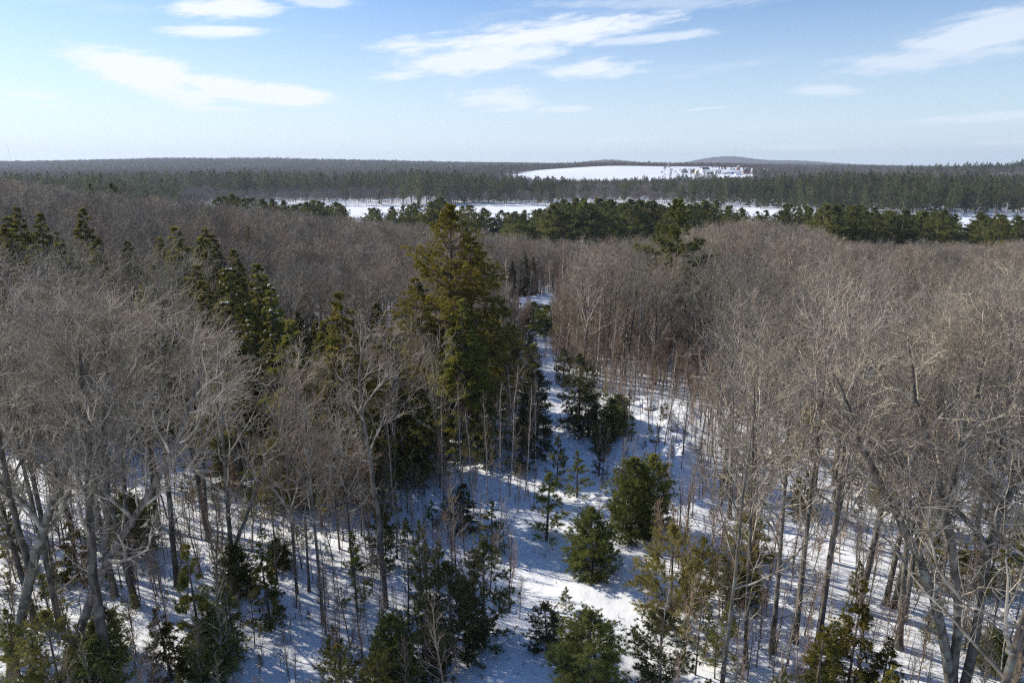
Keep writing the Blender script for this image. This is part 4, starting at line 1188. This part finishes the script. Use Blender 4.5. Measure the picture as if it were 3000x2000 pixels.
# ---- white pines of the near shore
pl = jgrid(205, 352, 6.4, 51, fov=.84)
x, y = pl[:, 0], pl[:, 1]; c = col_of(x, y); gz = height(x, y)
belt = ((gz < np.where(c < 800, -4.5, -8.5)) & (c > 400) & (gz > -13.7) & (y > 262)) & (R.rand(len(x)) < np.where(c < 800, .85, np.where(c < 930, .6, np.where(c < 1240, .62, .8))))
belt |= (c > 1880) & (c < 2300) & (y > 212) & (y < 255) & (R.rand(len(x)) < .8)
belt |= (c > 1180) & (c < 1640) & (y > 225) & (y < 300) & (R.rand(len(x)) < .6)
gap = ((c > 800) & (c < 850)) | ((c > 1215) & (c < 1250)) | ((c > 1700) & (c < 1770)) | ((c > 2190) & (c < 2235)) | (c > 2335)
belt &= ~(gap & (R.rand(len(x)) < np.where((c > 1215) & (c < 1780), .45, .8)))
x, y, c, gz = x[belt], y[belt], c[belt], gz[belt]
print('shore pines', len(x))
top = np.interp(c, [400, 540, 640, 760, 850, 950, 1010, 1100, 1180, 1240, 1300, 1400, 1500, 1640, 1720, 1800, 1960, 2060, 2200, 2352], [448, 446, 460, 462, 474, 468, 456, 478, 488, 474, 458, 458, 464, 462, 490, 466, 474, 486, 486, 500])
hp = np.array([CAMZ + ray(1176, t_)[2] / ray(1176, t_)[1] * yy_ - g_ for t_, yy_, g_ in zip(top, y, gz)])
print('pine h', hp.min(), hp.max())
PZ = [(0, 640, 'left end of the lake shore'), (640, 800, 'left of the white lake'), (800, 930, 'left part of the white lake'), (930, 1180, 'behind the golden-topped pine'), (1180, 1330, 'right part of the white lake'),
      (1330, 1480, 'below the snowy field'), (1480, 1640, 'behind the lone flat-topped pine'), (1640, 1760, 'below the village'), (1760, 1900, 'right of the village'), (1900, 2060, 'left end of the right clump'),
      (2060, 2200, 'middle of the right clump'), (2200, 9999, 'right border of the lake')]
order = np.argsort(y)
for n_, i in enumerate(order[:300]):
    for a, b, zl in PZ:
        if c[i] < b: break
    place(PIN[rnd.randrange(5)], 'white_pine', x[i], y[i], hp[i] * rnd.uniform(.88, 1.03), '%s green pine %s, %s' % ('tall' if hp[i] > 19.5 else 'low' if hp[i] < 16 else 'middling', ['in the front rank', 'in the middle rank', 'in the rear rank'][int(np.clip((y[i] - 262) / 30, 0, 2))], zl), 'pine tree', 'shore pines, %s, %s, %s' % ('tall' if hp[i] > 19.5 else 'low' if hp[i] < 16 else 'middling', int(np.clip((y[i] - 262) / 30, 0, 2)), zl), wid=rnd.uniform(.9, 1.4), z=gz[i])

# ---- far shore and hills
def field_gap(x, y):
    return in_field(x, y)


fp = jgrid(540, 1250, 10.5, 61, fov=.80)
x, y = fp[:, 0], fp[:, 1]; c = col_of(x, y); gz = height(x, y)
n = fbm(x / 130, y / 130, 3, 5)
pine = np.where(y < 860, .62, np.where((c < 1080) | (c > 1500), .45, .14)) + (n - .45) * 3.4
land = gz > -13.6
isp = land & (R.rand(len(x)) < pine)
thin = (c > 600) & (c < 900) & (y < 790)
isp &= ~(thin & (R.rand(len(x)) < .45))
hp = np.interp(c, [0, 600, 1000, 1250, 1500, 1900, 2352], [25, 27, 27, 24, 23, 26, 26.])
FLINE = ([0, 300, 600, 900, 1050, 1170, 1250, 1400, 1560, 1750, 1850, 1950, 2150, 2352], [397, 400, 396, 393, 398, 406, 411, 413, 412, 410, 400, 397, 402, 404])
frow = np.interp(c, *FLINE) + R.uniform(-3, 6, len(c))
fcap = CAMZ - gz + y * np.array([ray(1176, r_)[2] / ray(1176, r_)[1] for r_ in frow])
isp &= fcap > 7
hp = np.minimum(hp * (.62 + .55 * fbm(x / 45, y / 45, 2, 91) + .28 * R.rand(len(x)) ** 2), fcap)
scatter('far_pine_wood', np.stack([x[isp], y[isp]], -1), PINF, 'blue-green pine wood along the far shore of the frozen lake', 'wood', hp[isp] / 20, 4)
bare = land & ~isp & ~in_field(x, y)
scatter('far_bare_wood', np.stack([x[bare], y[bare]], -1), FB, 'grey-brown bare trees mixed in behind the far shore', 'wood', np.clip(np.minimum(.9, fcap[bare] / 14), .3, 1), 5)

h1 = jgrid(1250, 2500, 10.5, 63, fov=.80)
x, y = h1[:, 0], h1[:, 1]; c = col_of(x, y)
n = fbm(x / 170, y / 170, 3, 15)
ok = ~in_field(x, y)
pn = ok & (R.rand(len(x)) < (n - .50) * 2.2 + .06 + .25 * (c > 2050))
scatter('hill_pines', np.stack([x[pn], y[pn]], -1), PINF, 'dark pines scattered over the wooded hills beyond the lake', 'wood', .6 + .5 * R.rand(pn.sum()) ** 2, 6)
b = ok & ~pn
scatter('hill_bare_wood', np.stack([x[b], y[b]], -1), FB, 'purplish bare woods covering the middle hills', 'wood', .8, 7)
h2 = jgrid(2500, 7600, 22, 65, fov=.79)
x, y = h2[:, 0], h2[:, 1]
n = fbm(x / 400, y / 400, 3, 25)
pn = (R.rand(len(x)) < (n - .45) * 2.0 + .15)
scatter('horizon_pines', np.stack([x[pn], y[pn]], -1), PINF, 'dark evergreen speckles on the blue ridge at the horizon', 'wood', .7 + .6 * R.rand(pn.sum()) ** 2, 8)
scatter('horizon_bare_wood', np.stack([x[~pn], y[~pn]], -1), FB, 'hazy blue-grey bare woods on the ridge at the horizon', 'wood', 1.5, 9)

# ---- winter air
def build_haze():
    x0, y0, z0, x1, y1, z1 = -9700, -9700, -22, 9700, 9700, 190
    v = [(x, y, z) for z in (z0, z1) for x, y in ((x0, y0), (x1, y0), (x1, y1), (x0, y1))]
    f = [(3, 2, 1, 0), (4, 5, 6, 7), (0, 1, 5, 4), (1, 2, 6, 5), (2, 3, 7, 6), (3, 0, 4, 7)]
    me = mesh_np('haze', v, f)
    m = bpy.data.materials.new('haze_air'); m.use_nodes = True; nt = m.node_tree; nt.nodes.clear()
    out = nn(nt, 'ShaderNodeOutputMaterial'); pv = nn(nt, 'ShaderNodeVolumePrincipled')
    pv.inputs['Color'].default_value = (.74, .85, 1.0, 1); pv.inputs['Density'].default_value = 1.0e-4
    pv.inputs['Anisotropy'].default_value = .2
    nt.links.new(pv.outputs[0], out.inputs['Volume'])
    me.materials.append(m)
    o = link('haze', me); tag(o, 'thin pale blue winter haze over the far hills', kind='stuff')


build_haze()

# dry weeds and little twigs poking through the snow
wg = jgrid(22, 75, .42, 81, fov=.8)
wd = vnoise(wg[:, 0] / 1.7, wg[:, 1] / 1.7, 5)
wk = R.rand(len(wg)) < np.where(wd > .55, .20, .03)
WP = wg[wk]; wz = height(WP[:, 0], WP[:, 1])
wv, wf = blades(np.column_stack([WP, wz - .03]), np.tile([0, 0, 1.], (len(WP), 1)), 5, .45, .026, .42, np.random.RandomState(8))
wo = link('dry_weeds', mesh_np('dry_weeds', wv, wf, M['weed'])); tag(wo, 'thin dry weeds and twigs poking through the clearing snow', 'weeds', kind='stuff')

def boulder(px, py, r, label):
    g = near_z(px, py); z = float(height(g[0], g[1]))
    rs = np.random.RandomState(int(px))
    e = bpy.data.objects.new('boulder', None); COL.objects.link(e); e.location = (g[0], g[1], z); tag(e, label, 'boulder', 'boulders beside the clearing')
    def blob(sx, sz, dz, nm, mat, jit):
        a = np.linspace(0, 2 * np.pi, 15)[:-1]; b = np.linspace(-.5 * np.pi, .5 * np.pi, 9)
        V = np.array([(math.cos(q) * math.cos(p), math.cos(q) * math.sin(p), math.sin(q)) for q in b for p in a])
        n_ = 1 + jit * (vnoise(V[:, 0] * 1.7 + px, V[:, 1] * 1.7 + V[:, 2] * 2.1, 3) - .5)
        V = V * n_[:, None] * [sx, sx * .8, sz] + [0, 0, dz]
        Fq = [(i * 14 + j, i * 14 + (j + 1) % 14, (i + 1) * 14 + (j + 1) % 14, (i + 1) * 14 + j) for i in range(8) for j in range(14)]
        link(nm, mesh_np(nm, V, Fq, M[mat], nm == 'snow_cap'), e)
    blob(r, r * .75, -r * .15, 'rock', 'rock', .9)
    blob(r * 1.02, r * .42, r * .36, 'snow_cap', 'snowplain', .5)


M['rock'] = mat_noise('granite', (.10, .09, .08), (.26, .24, .22), 4, .9, 5)
for px, py, r, lb in ((1420, 925, .75, 'snow-capped boulder on the left of the rock heap'), (1452, 918, .6, 'boulder with a thick snow cap at the top of the rock heap'), (1398, 940, .5, 'small dark-sided boulder at the left foot of the rock heap'),
                      (1492, 938, .7, 'snow-capped boulder at the right of the rock heap'), (1540, 985, .6, 'boulder under snow near the right edge of the clearing'), (1505, 1010, .5, 'small boulder under snow below the rock heap')):
    boulder(px, py, r, lb)

# ---- farm and houses on the far hill
M['wall_white'] = mat_noise('white_clapboard', (.72, .73, .74), (.8, .8, .8), 1.)
M['wall_grey'] = mat_noise('weathered_boards', (.20, .17, .15), (.30, .27, .24), 1.)
M['wall_brick'] = mat_noise('red_brick_wall', (.42, .20, .14), (.52, .29, .2), 1.)
M['wall_dark'] = mat_noise('dark_red_wall', (.14, .07, .05), (.2, .1, .08), 1.)
M['wall_yellow'] = mat_noise('yellow_wall', (.55, .47, .22), (.62, .54, .3), 1.)
M['wall_tan'] = mat_noise('tan_wall', (.48, .34, .2), (.55, .4, .26), 1.)
M['wall_blue'] = mat_noise('pale_blue_wall', (.45, .52, .62), (.5, .58, .68), 1.)
M['roof_dark'] = mat_noise('dark_shingle', (.05, .05, .055), (.1, .1, .1), 2.)
M['glass_dark'] = principled('window_glass', .15, .5)[0]
M['glass_dark'].node_tree.nodes['Principled BSDF'].inputs['Base Color'].default_value = (.03, .04, .05, 1)
M['snow_roof'] = M['snowplain']
M['metal'] = principled('galvanised_metal', .5, .5)[0]
M['metal'].node_tree.nodes['Principled BSDF'].inputs['Base Color'].default_value = (.35, .36, .38, 1)


def box_vf(x0, x1, y0, y1, z0, z1):
    v = [(x, y, z) for z in (z0, z1) for x, y in ((x0, y0), (x1, y0), (x1, y1), (x0, y1))]
    f = [(3, 2, 1, 0), (4, 5, 6, 7), (0, 1, 5, 4), (1, 2, 6, 5), (2, 3, 7, 6), (3, 0, 4, 7)]
    return np.array(v, float), np.array(f)


def house(name, px, pyb, Y, w, d, h, rh, wall, roof, label, cat, rot=0., gable_front=False, nwin=4, rows=1, chimney=True, cupola=False, group='farm buildings on the far hill'):
    """gabled house: its base stands where the row pyb meets distance Y"""
    x = (px - 1176) / F * Y
    z = float(height(x, Y)) - .3
    e = bpy.data.objects.new(name, None); COL.objects.link(e); e.location = (x, Y, z); e.rotation_euler = (0, 0, rot)
    tag(e, label, cat, group)
    # walls with gables (ridge along x, or along y when the gable faces the viewer)
    hw, hd = w / 2, d / 2
    if gable_front:
        prof = [(-hw, 0), (hw, 0), (hw, h), (0, h + rh), (-hw, h)]
        V = [(a, s_ * hd, b) for s_ in (-1, 1) for a, b in prof]
        R_ = [((-hw - .5, -hd - .5, h - .25), (0, -hd - .5, h + rh + .3), (0, hd + .5, h + rh + .3), (-hw - .5, hd + .5, h - .25)),
              ((hw + .5, -hd - .5, h - .25), (hw + .5, hd + .5, h - .25), (0, hd + .5, h + rh + .3), (0, -hd - .5, h + rh + .3))]
    else:
        prof = [(-hd, 0), (hd, 0), (hd, h), (0, h + rh), (-hd, h)]
        V = [(s_ * hw, a, b) for s_ in (-1, 1) for a, b in prof]
        R_ = [((-hw - .5, -hd - .5, h - .25), (hw + .5, -hd - .5, h - .25), (hw + .5, 0, h + rh + .3), (-hw - .5, 0, h + rh + .3)),
              ((-hw - .5, hd + .5, h - .25), (-hw - .5, 0, h + rh + .3), (hw + .5, 0, h + rh + .3), (hw + .5, hd + .5, h - .25))]
    me = bpy.data.meshes.new('wall')
    me.from_pydata(V, [], [(0, 1, 2, 3, 4), (9, 8, 7, 6, 5), (0, 5, 6, 1), (1, 6, 7, 2), (2, 7, 8, 3), (3, 8, 9, 4), (4, 9, 5, 0)])
    me.materials.append(M[wall]); link('wall', me, e)
    rv = []; rf = []
    for q in R_:
        b = len(rv); rv += [tuple(p) for p in q] + [(p[0], p[1], p[2] + .25) for p in q]
        rf += [(b, b + 1, b + 2, b + 3), (b + 7, b + 6, b + 5, b + 4)] + [(b + i, b + 4 + i, b + 4 + (i + 1) % 4, b + (i + 1) % 4) for i in range(4)]
    me = bpy.data.meshes.new('roof'); me.from_pydata(rv, [], rf); me.materials.append(M[roof]); ro = link('roof', me, e)
    if chimney:
        v, f = box_vf(-.5, .5, -.5, .5, h + rh * .5, h + rh + 1.4); v[:, 0] += w * .2
        link('chimney', mesh_np('chimney', v, f, M['wall_brick']), ro)
    if cupola:
        v, f = box_vf(-1.1, 1.1, -1.1, 1.1, h + rh * .8, h + rh + 2.2)
        cu = link('cupola', mesh_np('cupola', v, f, M['wall_white']), ro)
    wv, wf = box_vf(-.6, .6, -.09, .09, -.9, .9); wm = mesh_np('window', wv, wf, M['glass_dark'])
    for r_ in range(rows):
        for i in range(nwin):
            o = bpy.data.objects.new('window', wm); o.parent = e; COL.objects.link(o)
            o.location = (-hw + w * (i + .5) / nwin, -hd - .05, 1.9 + r_ * 2.9)
    return e


HS = [  # px, row, distance, width, depth, wall height, roof height, wall, roof, gable to viewer, windows, rows, cupola, label
    (1560, 397, 1640, 13, 10, 4, 5.5, 'wall_grey', 'roof_dark', True, 3, 1, 0, 'brown gabled farmhouse at the left end of the hilltop village'),
    (1578, 397, 1655, 9, 8, 4, 2.5, 'wall_grey', 'roof_dark', False, 3, 1, 0, 'low brown wing house right of the brown gabled farmhouse'),
    (1588, 398, 1630, 7, 7, 5, 3, 'wall_yellow', 'snow_roof', True, 2, 2, 0, 'small yellow house between brown wing and tall dark-roofed house'),
    (1606, 397, 1660, 16, 11, 8, 4.5, 'wall_white', 'roof_dark', False, 4, 2, 0, 'tall white house with a dark roof in the hilltop village'),
    (1617, 399, 1620, 16, 9, 4.5, 3, 'wall_grey', 'snow_roof', False, 4, 1, 0, 'grey barn with a snowy roof in front of the tall white house'),
    (1635, 397, 1640, 14, 11, 7, 5, 'wall_white', 'snow_roof', True, 3, 2, 0, 'white gabled barn in the middle of the hilltop village'),
    (1653, 399, 1625, 20, 9, 3.5, 2.5, 'wall_white', 'snow_roof', False, 6, 1, 0, 'long low white shed right of the white gabled barn'),
    (1680, 390, 1760, 9, 9, 8, 5.5, 'wall_brick', 'snow_roof', True, 2, 2, 0, 'salmon brick gable rising highest in the hilltop village'),
    (1673, 399, 1630, 25, 10, 5, 3, 'wall_blue', 'snow_roof', False, 7, 1, 0, 'long pale blue building with a snowy roof in the village'),
    (1681, 401, 1595, 16, 7, 2.6, 1.6, 'wall_white', 'snow_roof', False, 5, 1, 0, 'flat white shed in front of the long pale blue building'),
    (1699, 398, 1645, 15, 12, 8, 5, 'wall_dark', 'roof_dark', True, 3, 2, 0, 'dark red house beside the long pale blue building'),
    (1716, 396, 1660, 15, 9, 3.5, 2.5, 'wall_tan', 'snow_roof', False, 4, 1, 0, 'low tan house right of the dark red one'),
    (1738, 397, 1670, 17, 10, 5, 4.5, 'wall_white', 'snow_roof', False, 4, 2, 1, 'white house with a cupola at the right of the village'),
    (1750, 399, 1630, 15, 8, 3, 2.5, 'wall_white', 'snow_roof', False, 4, 1, 0, 'white cottage below the cupola house'),
    (1821, 392, 1900, 15, 9, 4, 3, 'wall_white', 'snow_roof', False, 4, 1, 0, 'white house half hidden in bare trees right of the village'),
    (1852, 393, 1850, 12, 9, 4, 3.5, 'wall_white', 'snow_roof', True, 3, 1, 0, 'lone white gabled house farthest right in the bare trees'),
    (1172, 394, 1560, 13, 8, 4.2, 1.2, 'wall_white', 'snow_roof', False, 3, 1, 0, 'white shed at the left tip of the snowy field')]
for (px, pr, Y, w, d, h, rh, wl, rf_, gf, nw, rw, cu, lb) in HS:
    house('barn' if 'barn' in lb or 'shed' in lb else 'house', px, pr, Y, w, d, h, rh, wl, rf_, lb, 'barn' if 'barn' in lb or 'shed' in lb else 'house', rnd.uniform(-.25, .25), gf, nw, rw, 'shed' not in lb and 'barn' not in lb, bool(cu))


def mast(px, Y, ptop, label):
    x = (px - 1176) / F * Y; z = float(height(x, Y)); d = ray(px, ptop); top = CAMZ + d[2] / d[1] * Y - z
    e = bpy.data.objects.new('radio_mast', None); COL.objects.link(e); e.location = (x, Y, z); tag(e, label, 'radio mast')
    r = Y * .00016
    v, f = tubes(np.array([[[0, 0, 0], [0, 0, top * .97]]]), np.array([[r, r * .8]]), 3)
    link('shaft', mesh_np('shaft', v, f, M['metal']), e)
    v, f = tubes(np.array([[[0, 0, top * .97], [0, 0, top]]]), np.array([[r * .3, r * .2]]), 4)
    link('antenna', mesh_np('antenna', v, f, M['metal']), e)
    for a in range(3):
        c_, s_ = math.cos(a * 2.094), math.sin(a * 2.094)
        v, f = tubes(np.array([[[0, 0, top * .8], [c_ * top * .4, s_ * top * .4, 0]]]), np.array([[r * .1, r * .1]]), 3)
        link('guy_wire', mesh_np('guy_wire', v, f, M['metal']), e)


mast(1668, 6900, 337, 'thin lattice radio mast on the blue mountain behind the village')
mast(62, 3300, 328, 'very faint radio mast above the left ridge')


def pole(px, Y, label):
    x = (px - 1176) / F * Y; z = float(height(x, Y))
    e = bpy.data.objects.new('utility_pole', None); COL.objects.link(e); e.location = (x, Y, z); tag(e, label, 'utility pole', 'utility poles along the field')
    v, f = tubes(np.array([[[0, 0, 0], [0, 0, 10.]]]), np.array([[.25, .18]]), 6); link('pole', mesh_np('pole', v, f, M['wall_grey']), e)
    v, f = box_vf(-1.3, 1.3, -.12, .12, 8.9, 9.15); v[:, 1] -= .2; link('crossarm', mesh_np('crossarm', v, f, M['wall_grey']), e)


for px, lb in ((1266, 'utility pole nearest the white shed behind the snowy field'), (1336, 'middle utility pole behind the snowy field'), (1392, 'utility pole behind the widest part of the snowy field')):
    pole(px, 1880, lb)

# silo on the crest
x = (1525 - 1176) / F * 1850; z = float(height(x, 1850))
e = bpy.data.objects.new('silo', None); COL.objects.link(e); e.location = (x, 1850, z); tag(e, 'dark domed silo on the crest above the village', 'silo')
v, f = tubes(np.array([[[0, 0, -1], [0, 0, 11.]]]), np.array([[3., 3.]]), 14); link('shaft', mesh_np('shaft', v, f, M['wall_grey'], True), e)
v, f = tubes(np.array([[[0, 0, 11], [0, 0, 12.5], [0, 0, 13.6], [0, 0, 14.2]]]), np.array([[3.2, 2.6, 1.5, .1]]), 14); link('dome', mesh_np('dome', v, f, M['metal'], True), e)

# single evergreens on the farm
FT = [(1448, 415, 1270, 12, 'left one of the dark pines at the lower right edge of the snowy field'), (1463, 413, 1265, 14, 'middle one of the dark pines at the lower right edge of the snowy field'),
      (1476, 412, 1275, 17, 'tallest of the dark pines at the lower right edge of the snowy field'), (1512, 414, 1300, 16, 'dark pine below the left end of the village'), (1530, 400, 1500, 14, 'grey-green tree left of the brown farmhouse'),
      (1188, 400, 1330, 17, 'spiky pine at the left tip of the snowy field'), (1200, 402, 1325, 16, 'second spiky pine at the left tip of the snowy field'), (1652, 404, 1560, 7, 'lone little pine on the snow below the village'), (1740, 404, 1540, 9, 'dark pine below the cupola house')]
for i, (px, pb, Y, h, lb) in enumerate(FT):
    place(PINF[i % 6], 'pine_tree', (px - 1176) / F * Y, Y, h, lb, 'pine tree', 'pines around the snowy field')
for i, px in enumerate([1637, 1644, 1650, 1664, 1692, 1706, 1722, 1745, 1760, 1830, 1858]):
    place(SPR[i % 2], 'spruce_tree', (px - 1176) / F * 1800, 1800, 9 + i % 3 * 3, 'small dark spruce in the row behind the hilltop village', 'spruce', 'spruces behind the hilltop village', wid=1.3)

# bare trees and shrubs mingled with the village and lining the field
vr = np.random.RandomState(77)
vc = vr.uniform(1500, 1790, 120); vy = vr.uniform(1420, 1900, 120)
vx = (vc - 1176) / F * vy
bc = vr.uniform(1240, 1640, 150); by_ = vr.uniform(1915, 1990, 150); bx_ = (bc - 1176) / F * by_
fc = vr.uniform(1200, 1560, 120); fy = vr.uniform(1275, 1330, 120); fx = (fc - 1176) / F * fy
scatter('village_trees', np.vstack([np.stack([vx, vy], -1), np.stack([bx_, by_], -1), np.stack([fx, fy], -1)]), FB, 'bare trees and shrubs scattered round the hilltop village and field', 'wood', np.concatenate([vr.uniform(.3, .8, 120), vr.uniform(.6, 1.0, 150), vr.uniform(.2, .5, 120)]), 17)
print('unique polygons', sum(len(m.polygons) for m in bpy.data.meshes), 'objects', len(bpy.data.objects))
